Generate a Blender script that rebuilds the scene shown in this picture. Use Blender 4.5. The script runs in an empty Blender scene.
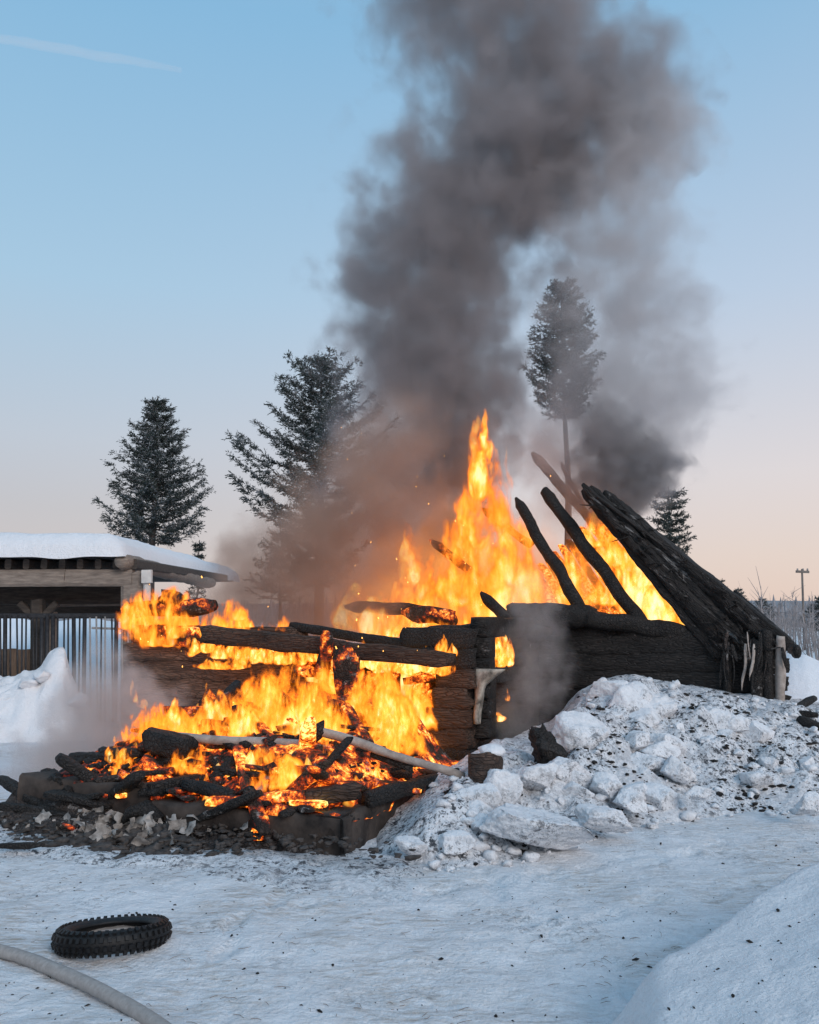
import bpy, bmesh, math, random
from mathutils import Vector, Matrix, noise, Quaternion

R = random.Random(7)
sc = bpy.context.scene
COL = sc.collection

# ------------------------------------------------------------------ camera
FPX = 850.0
CAMZ = 1.6
PITCH = math.atan((620 - 512) / FPX)
cam_d = bpy.data.cameras.new('camera')
cam = bpy.data.objects.new('camera', cam_d)
COL.objects.link(cam)
cam.location = (0, 0, CAMZ)
cam.rotation_euler = (math.pi / 2 + PITCH, 0, 0)
cam_d.sensor_fit = 'HORIZONTAL'
cam_d.sensor_width = 36
cam_d.lens = FPX / 819 * 36
cam_d.clip_start = 0.05
cam_d.clip_end = 8000
sc.camera = cam

# ------------------------------------------------------------------ world, sun, exposure
SUN_EL, SUN_ROT = math.radians(26), math.radians(150)
world = bpy.data.worlds.new('World')
sc.world = world
world.use_nodes = True
wt = world.node_tree
wt.nodes.clear()
w_out = wt.nodes.new('ShaderNodeOutputWorld')
w_bg = wt.nodes.new('ShaderNodeBackground')
w_bg2 = wt.nodes.new('ShaderNodeBackground')
w_add = wt.nodes.new('ShaderNodeAddShader')
w_sky = wt.nodes.new('ShaderNodeTexSky')
w_sky.sky_type = 'NISHITA'
w_sky.sun_disc = False
w_sky.sun_elevation = SUN_EL
w_sky.sun_rotation = SUN_ROT
w_tc = wt.nodes.new('ShaderNodeTexCoord')
w_sep = wt.nodes.new('ShaderNodeSeparateXYZ')
wt.links.new(w_tc.outputs['Generated'], w_sep.inputs[0])


def sky_ramp(stops):
    nd = wt.nodes.new('ShaderNodeValToRGB')
    e = nd.color_ramp.elements
    e[0].position, e[0].color = stops[0][0], stops[0][1] + (1,)
    e[1].position, e[1].color = stops[-1][0], stops[-1][1] + (1,)
    for p_, c_ in stops[1:-1]:
        e.new(p_).color = c_ + (1,)
    wt.links.new(w_sep.outputs['Z'], nd.inputs[0])
    return nd.outputs[0]


# dusk sky by elevation; pinker and brighter on the side where the sun has gone down (right)
SKY_L = sky_ramp([(0.0, (.60, .49, .47)), (.122, (.53, .51, .53)), (.198, (.51, .56, .63)), (.363, (.385, .58, .745)), (.606, (.24, .487, .725)), (1.0, (.30, .51, .74))])
SKY_R = sky_ramp([(0.0, (.77, .58, .50)), (.07, (.775, .635, .57)), (.16, (.74, .68, .68)), (.35, (.51, .62, .765)), (.606, (.27, .50, .73)), (1.0, (.31, .52, .75))])
w_az = wt.nodes.new('ShaderNodeMapRange')
w_az.interpolation_type = 'SMOOTHSTEP'
wt.links.new(w_sep.outputs['X'], w_az.inputs[0])
w_az.inputs[1].default_value, w_az.inputs[2].default_value = -.55, .50
w_mix = wt.nodes.new('ShaderNodeMixRGB')
wt.links.new(w_az.outputs[0], w_mix.inputs[0])
wt.links.new(SKY_L, w_mix.inputs[1])
wt.links.new(SKY_R, w_mix.inputs[2])
wt.links.new(w_mix.outputs[0], w_bg.inputs[0])
wt.links.new(w_sky.outputs[0], w_bg2.inputs[0])
w_bg.inputs[1].default_value = 0.95
w_bg2.inputs[1].default_value = 0.01
wt.links.new(w_bg.outputs[0], w_add.inputs[0])
wt.links.new(w_bg2.outputs[0], w_add.inputs[1])
wt.links.new(w_add.outputs[0], w_out.inputs[0])

sun_d = bpy.data.lights.new('sun', 'SUN')
sun_d.energy = 1.65
sun_d.angle = math.radians(25)
sun_d.color = (1, .92, .87)
sun = bpy.data.objects.new('sun', sun_d)
COL.objects.link(sun)
sd = Vector((math.sin(SUN_ROT) * math.cos(SUN_EL), math.cos(SUN_ROT) * math.cos(SUN_EL), math.sin(SUN_EL)))
sun.rotation_euler = sd.to_track_quat('Z', 'Y').to_euler()

sc.view_settings.view_transform = 'Standard'
sc.view_settings.look = 'None'
sc.view_settings.exposure = 0.0
sc.view_settings.gamma = 1.0
sc.view_settings.use_curve_mapping = False
cy = sc.cycles
cy.max_bounces = 5
cy.diffuse_bounces = 3
cy.glossy_bounces = 2
cy.transmission_bounces = 2
cy.volume_bounces = 2
cy.transparent_max_bounces = 128
cy.volume_max_steps = 256
cy.use_denoising = True
cy.sample_clamp_indirect = 4.0
cy.use_adaptive_sampling = True


# ------------------------------------------------------------------ helpers
CT, ST = math.cos(PITCH), math.sin(PITCH)


def at(px, py, Y):
    a = (px - 409.5) / FPX
    v = (512 - py) / FPX
    k = Y / (CT - v * ST)
    return Vector((a * k, Y, CAMZ + (v * CT + ST) * k))


def gnd(px, py, z=0.0):
    a = (px - 409.5) / FPX
    v = (512 - py) / FPX
    k = (z - CAMZ) / (v * CT + ST)
    return Vector((a * k, (CT - v * ST) * k, z))


def lerp(a, b, t):
    return a + (b - a) * t


def sstep(a, b, x):
    t = min(1, max(0, (x - a) / (b - a)))
    return t * t * (3 - 2 * t)


def pl(pts, x):
    if x <= pts[0][0]:
        return pts[0][1]
    for (x0, y0), (x1, y1) in zip(pts, pts[1:]):
        if x <= x1:
            return y0 + (y1 - y0) * (x - x0) / (x1 - x0)
    return pts[-1][1]


def n3(v, f=1.0, s=0.0):
    return noise.noise(Vector((v[0] * f + s, v[1] * f + s * 1.7, v[2] * f - s * .6)))


def fbm(v, f=1.0, s=0.0, o=4):
    return noise.fractal(Vector((v[0] * f + s, v[1] * f + s * 1.7, v[2] * f - s * .6)), 1.0, 2.1, o)


class MB:
    def __init__(self):
        self.v, self.f = [], []

    def build(self, name, mat, parent=None, smooth=True):
        me = bpy.data.meshes.new(name)
        me.from_pydata([tuple(p) for p in self.v], [], self.f)
        me.update()
        if smooth:
            for p in me.polygons:
                p.use_smooth = True
        return link(name, me, mat, parent)

    def grid(self, rows, closed=False, flip=False):
        b = len(self.v)
        n = len(rows[0])
        for r in rows:
            self.v += r
        for i in range(len(rows) - 1):
            for j in range(n if closed else n - 1):
                k = (j + 1) % n
                q = (b + i * n + j, b + i * n + k, b + (i + 1) * n + k, b + (i + 1) * n + j)
                self.f.append(q[::-1] if flip else q)
        return b, n

    def tube(self, pts, rads, sides=10, seed=0.0, rough=0.0, rf=3.0, sq=0.0, squash=1.0, up=None, cap=True):
        pts = [Vector(p) for p in pts]
        rows = []
        for i, p in enumerate(pts):
            t = (pts[min(i + 1, len(pts) - 1)] - pts[max(i - 1, 0)]).normalized()
            u = Vector(up) if up is not None else (Vector((0, 0, 1)) if abs(t.z) < .9 else Vector((0, 1, 0)))
            s = t.cross(u).normalized()
            u = s.cross(t)
            row = []
            for j in range(sides):
                a = 2 * math.pi * (j + .5) / sides
                c, d = math.cos(a), math.sin(a)
                if sq:
                    m = (abs(c) ** (2 + sq * 8) + abs(d) ** (2 + sq * 8)) ** (-1 / (2 + sq * 8))
                    c, d = c * m, d * m
                r = rads[i]
                o = s * (c * r) + u * (d * r * squash)
                if rough:
                    q = p + o
                    o *= 1 + rough * (n3(q, rf, seed) + .6 * n3(q, rf * 3.1, seed + 9) + .4 * n3(q, rf * 8, seed + 5))
                if rough and i in (0, len(pts) - 1):
                    o += t * (rads[i] * 1.1 * n3(p + o, 9, seed + 31) * (1 if rough > .08 else .2))
                row.append(p + o)
            rows.append(row)
        b, n = self.grid(rows, True, True)
        if cap:
            m = len(rows)
            self.v.append(pts[0])
            self.v.append(pts[-1])
            c0, c1 = len(self.v) - 2, len(self.v) - 1
            for j in range(n):
                k = (j + 1) % n
                self.f.append((c0, b + j, b + k))
                self.f.append((c1, b + (m - 1) * n + k, b + (m - 1) * n + j))

    def box(self, c, ax, ay, az):
        c, ax, ay, az = Vector(c), Vector(ax), Vector(ay), Vector(az)
        b = len(self.v)
        for i in (-1, 1):
            for j in (-1, 1):
                for k in (-1, 1):
                    self.v.append(c + ax * i + ay * j + az * k)
        for f in ((0, 1, 3, 2), (4, 6, 7, 5), (0, 4, 5, 1), (2, 3, 7, 6), (0, 2, 6, 4), (1, 5, 7, 3)):
            self.f.append(tuple(b + i for i in f))


def link(name, me, mat, parent=None):
    o = bpy.data.objects.new(name, me)
    COL.objects.link(o)
    if mat is not None and not me.materials:
        me.materials.append(mat)
    if parent is not None:
        o.parent = parent
        o.matrix_parent_inverse = parent.matrix_world.inverted() if False else Matrix.Translation(-parent.location)
    return o


def tag(o, label=None, cat=None, group=None, kind=None):
    if label:
        o['label'] = label
    if cat:
        o['category'] = cat
    if group:
        o['group'] = group
    if kind:
        o['kind'] = kind
    return o


def empty(name, loc, label, cat, group=None):
    o = bpy.data.objects.new(name, None)
    COL.objects.link(o)
    o.location = loc
    o.empty_display_size = .2
    return tag(o, label, cat, group)


def logpts(p0, p1, n, seed, bend=.0):
    p0, p1 = Vector(p0), Vector(p1)
    L = (p1 - p0).length
    out = []
    for i in range(n + 1):
        t = i / n
        p = p0.lerp(p1, t)
        q = Vector((n3((t * 2.5 * L, seed, 0), 1, 3), n3((t * 2.5 * L, seed, 5), 1, 3), n3((t * 2.5 * L, seed, 9), 1, 3)))
        out.append(p + q * bend * L * math.sin(math.pi * min(1, max(0, t))) + q * .012)
    return out


def log_obj(name, p0, p1, r, mat, parent=None, seed=None, r1=None, sq=.0, squash=1.0, rough=.18, bend=.02, sides=12,
            seg=None, tip0=.8, tip1=.7, rf=4, up=None):
    seed = R.uniform(0, 90) if seed is None else seed
    L = (Vector(p1) - Vector(p0)).length
    seg = seg or max(6, min(40, int(L / max(.05, r * .9))))
    pts = logpts(p0, p1, seg, seed, bend)
    r1 = r if r1 is None else r1
    rads = [lerp(r, r1, i / seg) for i in range(seg + 1)]
    rads[0] *= tip0
    rads[-1] *= tip1
    rads[-2] *= (1 + tip1) / 2
    m = MB()
    m.tube(pts, rads, sides, seed, rough, rf, sq, squash, up)
    return m.build(name, mat, parent)


ICO = {}



def ico(sub):
    if sub not in ICO:
        bm = bmesh.new()
        bmesh.ops.create_icosphere(bm, subdivisions=sub, radius=1)
        ICO[sub] = ([v.co.copy() for v in bm.verts], [tuple(v.index for v in f.verts) for f in bm.faces])
        bm.free()
    return ICO[sub]


def add_chunk(mb, c, s, seed, rnd, sub=3, rough=.12, cuts=7, rf=1.8, rot=None):
    """A block-like lump: a ball cut by random planes, then roughened."""
    vs, fs = ico(sub)
    planes = []
    for _ in range(cuts):
        d = Vector((rnd.gauss(0, 1), rnd.gauss(0, 1), rnd.gauss(0, 1))).normalized()
        planes.append((d, rnd.uniform(.42, .80)))
    b = len(mb.v)
    q = Quaternion((0, 0, 1), rot if rot is not None else rnd.uniform(0, 6))
    c = Vector(c)
    for v in vs:
        p = v.copy()
        for d, h in planes:
            k = p.dot(d) - h
            if k > 0:
                p -= d * k * .93
        p *= 1 + rough * (n3(p, rf, seed) + .6 * n3(p, rf * 2.7, seed) + .5 * n3(p, rf * 7, seed) + .3 * n3(p, rf * 16, seed))
        p = Vector((p.x * s[0], p.y * s[1], p.z * s[2]))
        mb.v.append(c + q @ p)
    mb.f += [tuple(b + i for i in f) for f in fs]


# ------------------------------------------------------------------ materials
class NT:
    def __init__(self, name):
        self.m = bpy.data.materials.new(name)
        self.m.use_nodes = True
        self.t = self.m.node_tree
        self.t.nodes.clear()
        self.out = self.t.nodes.new('ShaderNodeOutputMaterial')

    def n(self, typ, **kw):
        nd = self.t.nodes.new('ShaderNode' + typ)
        for k, v in kw.items():
            setattr(nd, k, v)
        return nd

    def l(self, a, b):
        self.t.links.new(a, b)

    def put(self, sock, v):
        if hasattr(v, 'links'):
            self.l(v, sock)
        elif v is not None:
            sock.default_value = v

    def math(self, op, a, b=None, c=None, clamp=False):
        nd = self.n('Math', operation=op)
        nd.use_clamp = clamp
        self.put(nd.inputs[0], a)
        self.put(nd.inputs[1], b)
        self.put(nd.inputs[2], c)
        return nd.outputs[0]

    def vmath(self, op, a, b=None, scale=None):
        nd = self.n('VectorMath', operation=op)
        self.put(nd.inputs[0], a)
        self.put(nd.inputs[1], b)
        if scale is not None:
            self.put(nd.inputs['Scale'], scale)
        return nd.outputs[1] if op in ('DOT_PRODUCT', 'LENGTH', 'DISTANCE') else nd.outputs[0]

    def noise(self, vec, scale, detail=3, rough=.55, dist=0, col=False):
        nd = self.n('TexNoise')
        nd.inputs['Scale'].default_value = scale
        nd.inputs['Detail'].default_value = detail
        nd.inputs['Roughness'].default_value = rough
        nd.inputs['Distortion'].default_value = dist
        if vec is not None:
            self.l(vec, nd.inputs['Vector'])
        return nd.outputs['Color'] if col else nd.outputs[0]

    def voro(self, vec, scale, feature='F1', out=0):
        nd = self.n('TexVoronoi', feature=feature)
        nd.inputs['Scale'].default_value = scale
        if vec is not None:
            self.l(vec, nd.inputs['Vector'])
        return nd.outputs[out]

    def ramp(self, fac, stops, interp='LINEAR'):
        nd = self.n('ValToRGB')
        cr = nd.color_ramp
        cr.interpolation = interp
        e = cr.elements
        e[0].position, e[0].color = stops[0][0], tuple(stops[0][1]) + (1,)
        e[1].position, e[1].color = stops[-1][0], tuple(stops[-1][1]) + (1,)
        for p, c in stops[1:-1]:
            x = e.new(p)
            x.color = tuple(c) + (1,)
        self.put(nd.inputs[0], fac)
        return nd.outputs[0]

    def rng(self, v, a, b, c=0., d=1., smooth=False):
        nd = self.n('MapRange')
        nd.interpolation_type = 'SMOOTHSTEP' if smooth else 'LINEAR'
        self.put(nd.inputs[0], v)
        for i, x in enumerate((a, b, c, d)):
            nd.inputs[i + 1].default_value = x
        return nd.outputs[0]

    def mix(self, f, a, b):
        nd = self.n('MixRGB')
        self.put(nd.inputs[0], f)
        for i, x in ((1, a), (2, b)):
            if hasattr(x, 'links'):
                self.l(x, nd.inputs[i])
            else:
                nd.inputs[i].default_value = tuple(x) + (1,)
        return nd.outputs[0]

    def obj(self, scale=(1, 1, 1)):
        tc = self.n('TexCoord')
        if scale == (1, 1, 1):
            return tc.outputs['Object']
        mp = self.n('Mapping')
        mp.inputs['Scale'].default_value = scale
        self.l(tc.outputs['Object'], mp.inputs[0])
        return mp.outputs[0]

    def bump(self, h, dist=.01, strength=1.0, normal=None):
        nd = self.n('Bump')
        nd.inputs['Distance'].default_value = dist
        nd.inputs['Strength'].default_value = strength
        self.l(h, nd.inputs['Height'])
        if normal is not None:
            self.l(normal, nd.inputs['Normal'])
        return nd.outputs[0]

    def surf(self, col, rough=.8, normal=None, emit=None, estr=None, spec=.3):
        b = self.n('BsdfPrincipled')
        if hasattr(col, 'links'):
            self.l(col, b.inputs['Base Color'])
        else:
            b.inputs['Base Color'].default_value = tuple(col) + (1,)
        self.put(b.inputs['Roughness'], rough)
        b.inputs['Specular IOR Level'].default_value = spec
        if normal is not None:
            self.l(normal, b.inputs['Normal'])
        if emit is not None:
            self.put(b.inputs['Emission Color'], emit)
            self.put(b.inputs['Emission Strength'], estr)
        self.l(b.outputs[0], self.out.inputs['Surface'])
        return self.m

    def curve(self, v, pts):
        nd = self.n('FloatCurve')
        c = nd.mapping.curves[0]
        c.points[0].location = pts[0]
        c.points[1].location = pts[-1]
        for p in pts[1:-1]:
            c.points.new(*p)
        nd.mapping.update()
        self.put(nd.inputs['Value'], v)
        return nd.outputs[0]


def char_mat(name, dark=(.009, .008, .008), light=(.042, .036, .033), ash=0., ember=0., ethr=.55, along=(1, 1, 1), scale=1.,
             estr=1.6, efreq=3.0, basis=None):
    t = NT(name)
    o = t.obj(along)
    if basis:
        cb = t.n('CombineXYZ')
        for i_, (ax_, k_) in enumerate(basis):
            t.l(t.math('MULTIPLY', t.vmath('DOT_PRODUCT', o, tuple(ax_)), k_), cb.inputs[i_])
        o = cb.outputs[0]
    w = t.vmath('ADD', o, t.vmath('SCALE', t.noise(o, 6 * scale, 2, col=True), scale=.12))
    ed = t.voro(w, 30 * scale, 'DISTANCE_TO_EDGE')
    crack = t.rng(ed, 0, .16)
    n1 = t.noise(o, 4 * scale, 5, .65)
    n2 = t.noise(o, 30 * scale, 3, .6)
    col = t.mix(t.rng(t.math('ADD', n1, t.math('MULTIPLY', n2, .4)), .5, .95), dark, light)
    col = t.mix(t.math('MULTIPLY', t.rng(crack, 0, .6, .75, 0), t.rng(n1, .4, .6)), col, (.004, .004, .004))
    if ash:
        am = t.rng(t.math('ADD', t.noise(o, 7 * scale, 6, .7), t.math('MULTIPLY', n2, .25)), .78 - ash * .25, .9 - ash * .2)
        col = t.mix(am, col, (.36, .34, .33))
    h = t.math('ADD', t.math('MULTIPLY', crack, .35), t.math('ADD', t.math('MULTIPLY', n2, .7), n1))
    nm = t.bump(h, .03, 1.)
    if ember:
        g = t.noise(o, efreq * scale, 5, .62, .3)
        g2 = t.rng(ed, .0, .2, 1., 0.)
        m = t.math('ADD', t.rng(g, ethr - .12, ethr + .18), t.math('MULTIPLY', g2, .25))
        m = t.math('MULTIPLY', m, t.rng(g, ethr - .12, ethr), clamp=True)
        m = t.math('MULTIPLY', m, t.rng(t.noise(o, 22 * scale, 4, .7), .36, .60, .05, 1.25), clamp=True)
        ec = t.ramp(m, [(0, (.0, .0, .0)), (.2, (.25, .02, .002)), (.45, (.9, .16, .01)), (.7, (1., .42, .05)), (1., (1., .8, .25))])
        return t.surf(col, .8, nm, ec, estr * ember)
    return t.surf(col, t.rng(n2, .3, .7, .55, .9), nm, spec=.35)


def snow_mat(name, soot=0., tint=(.86, .87, .90), dirt=0., bscale=1., bdist=.03, soot_scale=1., yellow=0., cover=.5, streak=(1, 1, 1)):
    t = NT(name)
    o = t.obj()
    os_ = t.obj(streak) if streak != (1, 1, 1) else o
    n1 = t.noise(o, 1.3, 5, .6)
    col = t.mix(n1, tuple(c * .93 for c in tint), tint)
    if yellow:
        d = t.rng(t.noise(o, .8, 5, .65, .4), .42, .62)
        d = t.math('MULTIPLY', d, t.rng(t.noise(os_, 16, 5, .75), .42, .66), clamp=True)
        col = t.mix(t.math('MULTIPLY', d, yellow), col, (.36, .27, .19))
    if dirt:
        d = t.rng(t.noise(os_, 3.2, 8, .75), .44, .68)
        d2 = t.rng(t.noise(os_, 21, 5, .75), .46, .66)
        col = t.mix(t.math('MULTIPLY', t.math('ADD', t.math('MULTIPLY', d, .6), t.math('MULTIPLY', d2, .6)), dirt), col, (.33, .33, .35))
    if soot:
        big = t.rng(t.noise(o, 1.2 * soot_scale, 4, .62), .58 - cover * .2, .72 - cover * .2)
        s1 = t.rng(t.noise(o, 15 * soot_scale, 6, .74), .53, .60)
        s2 = t.rng(t.noise(o, 42 * soot_scale, 3, .7), .55, .63)
        m = t.math('MULTIPLY', t.math('MAXIMUM', s1, s2), t.rng(big, 0, 1, .10, 1.), clamp=True)
        col = t.mix(t.math('MULTIPLY', m, soot), col, (.030, .034, .042))
    h = t.math('ADD', t.math('MULTIPLY', t.noise(o, 9 * bscale, 7, .7), 1.),
               t.math('MULTIPLY', t.noise(o, 45 * bscale, 4, .65), .35))
    nm = t.bump(h, bdist, 1.0)
    return t.surf(col, .75, nm, spec=.2)


M = {}
M['char'] = char_mat('charred_wood')
M['char_ash'] = char_mat('charred_wood_ashy', ash=.22, along=(1, 1, 1))
M['rubble'] = char_mat('ashy_rubble', (.018, .014, .013), (.10, .075, .065), ash=.4)
M['scorch'] = None
G_U, G_V, G_Z = (.931, -.365, 0), (.365, .931, 0), (0, 0, 1)
G_S, G_N = (-.717, .281, .64), (.596, -.234, .768)
M['char_log'] = char_mat('charred_wall_log', (.008, .007, .007), (.040, .034, .031), ash=.06, basis=((G_U, .28), (G_V, 1), (G_Z, 1.3)))
M['char_roof'] = char_mat('charred_roof_board', (.008, .007, .007), (.042, .036, .033), ash=.30, basis=((G_S, .16), (G_V, 1.2), (G_N, 1.2)))
M['char_wall'] = char_mat('charred_log', (.010, .009, .009), (.042, .036, .034), along=(1, 1, 1))
M['brown'] = char_mat('scorched_log_firelit', (.045, .027, .020), (.30, .19, .135), basis=((G_U, .25), (G_V, 1), (G_Z, 1.4)))  # scorched wood, its brown raised in place of fire light on the wall
M['ember'] = char_mat('glowing_wood', (.02, .015, .012), (.09, .06, .04), ash=.2, ember=1., ethr=.55, estr=1.6, efreq=4.5)
M['ember_hot'] = char_mat('hot_glowing_wood', (.02, .015, .012), (.09, .06, .04), ember=1., ethr=.44, estr=1.7, efreq=2.5)
M['ember_low'] = char_mat('smouldering_wood', (.012, .010, .010), (.07, .05, .04), ash=.25, ember=1., ethr=.60, estr=1.2, efreq=5)
M['snow'] = snow_mat('trampled_snow', soot=.5, yellow=.85, dirt=.30, bdist=.04, cover=.3, streak=(.45, 1.7, 1))
M['snow_clean'] = snow_mat('clean_snow', soot=.2, dirt=.10, bdist=.04, cover=.1)
M['snow_bank'] = snow_mat('bank_snow', soot=.25, dirt=.15, bdist=.04, cover=.1)
M['snow_soot'] = snow_mat('sooty_snow', soot=.95, dirt=.85, bdist=.05, cover=1.0, soot_scale=.9)
M['snow_block'] = snow_mat('block_snow', soot=.75, dirt=.28, bdist=.04, cover=.4)
M['snow_far'] = snow_mat('far_snow', bscale=.2)


M['scorch'] = char_mat('deep_scorched_log', (.018, .012, .010), (.13, .08, .058), basis=((G_U, .25), (G_V, 1), (G_Z, 1.4)))


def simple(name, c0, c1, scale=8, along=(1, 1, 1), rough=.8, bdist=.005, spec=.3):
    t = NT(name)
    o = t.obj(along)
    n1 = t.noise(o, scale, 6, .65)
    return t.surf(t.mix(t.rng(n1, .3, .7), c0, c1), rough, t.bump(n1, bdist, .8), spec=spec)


M['concrete'] = simple('sooty_concrete', (.010, .008, .008), (.085, .066, .056), 4, rough=.9, bdist=.02)
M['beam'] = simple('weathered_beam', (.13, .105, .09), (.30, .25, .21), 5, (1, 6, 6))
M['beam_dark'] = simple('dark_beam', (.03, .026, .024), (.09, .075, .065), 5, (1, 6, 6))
M['board'] = simple('old_board', (.14, .095, .07), (.27, .19, .14), 6, (8, 8, .8))
M['steel'] = simple('dark_steel', (.012, .012, .014), (.04, .04, .044), 20, rough=.5)
M['steel_pale'] = simple('pale_bar', (.20, .19, .19), (.34, .32, .31), 20, rough=.6)
M['grey_wood'] = simple('grey_bare_wood', (.20, .16, .14), (.46, .40, .36), 9, (1, 1, 1), bdist=.01)
M['bark'] = simple('bark', (.035, .028, .026), (.11, .085, .075), 12, (1, 1, .3), bdist=.02)
M['needle'] = simple('needles', (.020, .030, .026), (.060, .072, .066), 3)
M['needle_frost'] = simple('frosted_needles', (.17, .18, .19), (.34, .35, .37), 3)
M['twig'] = simple('bare_twigs', (.20, .18, .18), (.36, .33, .33), .8)
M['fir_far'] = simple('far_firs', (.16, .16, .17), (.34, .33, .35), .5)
M['rubber'] = simple('black_rubber', (.006, .006, .007), (.014, .014, .015), 30, rough=.55)
M['hose'] = simple('canvas_hose', (.25, .23, .22), (.36, .335, .32), 40, rough=.85, bdist=.003)
M['sheet'] = simple('scorched_enamel', (.03, .025, .02), (.52, .47, .40), 9, rough=.5)
M['ash'] = simple('ash_flakes', (.010, .009, .009), (.10, .085, .078), 13, bdist=.02)
M['scrap'] = simple('pale_scrap', (.05, .045, .042), (.50, .46, .43), 9, bdist=.02)
M['lamp'] = simple('white_lamp', (.5, .48, .46), (.68, .66, .63), 5)
M['dark_sheet'] = simple('dark_roof_sheet', (.012, .012, .014), (.03, .03, .034), 5)
M['pole'] = simple('pole_wood', (.12, .10, .09), (.22, .19, .17), 3)


# ------------------------------------------------------------------ volumes: smoke and flame
def smoke_object(name, px_pts, Y, dens, label, ry=.6, col=(.55, .52, .52), nscale=1.1, warp=.55, edge=.45, kn=1.5, step=1.,
                 dens_curve=None, extra_seed=0., margin=1.22, detail=4, cat='smoke'):
    """px_pts: (py, centre px, half width px) from the bottom up; a real plume of that size stands at distance Y."""
    z, cx, rx = [], [], []
    for py, c, hw in px_pts:
        p = at(c, py, Y)
        q = at(c + hw, py, Y)
        z.append(p.z)
        cx.append(p.x)
        rx.append(q.x - p.x)
    z0, H = z[0], z[-1] - z[0]
    x0 = sum(cx) / len(cx)
    ts = [(a - z0) / H for a in z]
    cmin, cmax = min(cx) - x0 - .01, max(cx) - x0 + .01
    rmax = max(rx)
    t = NT(name + '_volume')
    P = t.obj()
    W = t.vmath('ADD', P, (extra_seed, extra_seed * .7, 0))
    wn = t.vmath('SUBTRACT', t.noise(W, nscale * .55, 2, .5, col=True), (.5, .5, .5))
    P2 = t.vmath('ADD', P, t.vmath('SCALE', wn, scale=warp * 2))
    s = t.n('SeparateXYZ')
    t.l(P2, s.inputs[0])
    tt = t.math('DIVIDE', s.outputs[2], H, clamp=True)
    c = t.rng(t.curve(tt, [(a, (b - x0 - cmin) / (cmax - cmin)) for a, b in zip(ts, cx)]), 0, 1, cmin, cmax)
    r = t.math('MULTIPLY', t.curve(tt, [(a, b / rmax) for a, b in zip(ts, rx)]), rmax)
    dx = t.math('DIVIDE', t.math('SUBTRACT', s.outputs[0], c), r)
    dy = t.math('DIVIDE', s.outputs[1], t.math('MULTIPLY', r, ry))
    d2 = t.math('ADD', t.math('MULTIPLY', dx, dx), t.math('MULTIPLY', dy, dy))
    base = t.math('SUBTRACT', 1.0, d2)
    nz = t.math('SUBTRACT', t.noise(t.vmath('ADD', W, t.vmath('SCALE', wn, scale=warp)), nscale * 1.6, detail, .58), .5)
    v = t.math('ADD', t.math('MULTIPLY', base, .75), t.math('MULTIPLY', nz, kn))
    v = t.rng(v, 0.02, edge, 0, 1, True)
    ends = t.math('MULTIPLY', t.rng(s.outputs[2], 0, H * .10), t.rng(s.outputs[2], H * .88, H, 1, 0))
    v = t.math('MULTIPLY', v, ends)
    dc = dens_curve or [(0, 1), (1, 1)]
    v = t.math('MULTIPLY', v, t.math('MULTIPLY', t.curve(tt, dc), dens))
    pv = t.n('VolumePrincipled')
    pv.inputs['Color'].default_value = col + (1,)
    pv.inputs['Anisotropy'].default_value = .1
    t.l(v, pv.inputs['Density'])
    t.l(pv.outputs[0], t.out.inputs['Volume'])
    t.m.cycles.volume_step_rate = step
    m = MB()
    rows = []
    NZ = 26
    for i in range(NZ + 1):
        a = i / NZ
        k = margin * (.35 + .65 * math.sin(math.pi * min(.5, max(0, .5 * min(a, 1 - a) / .10))))
        rr = pl(list(zip(ts, rx)), a) * k
        cc = pl(list(zip(ts, cx)), a) - x0
        row = []
        for j in range(28):
            th = 2 * math.pi * j / 28
            e = Vector((math.cos(th), math.sin(th) * ry, 0))
            l_ = 1 + .10 * n3((e.x * 1.3, e.y * 1.3, a * H / max(.3, rmax)), 1.7, extra_seed + 3)
            row.append(Vector((cc, 0, a * H)) + e * rr * l_)
        rows.append(row)
    b, n = m.grid(rows, True)
    m.f.append(tuple(range(n - 1, -1, -1)))
    m.f.append(tuple(b + NZ * n + j for j in range(n)))
    o = m.build(name, t.m)
    o.location = (x0, Y, z0)
    return tag(o, label, cat)


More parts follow.
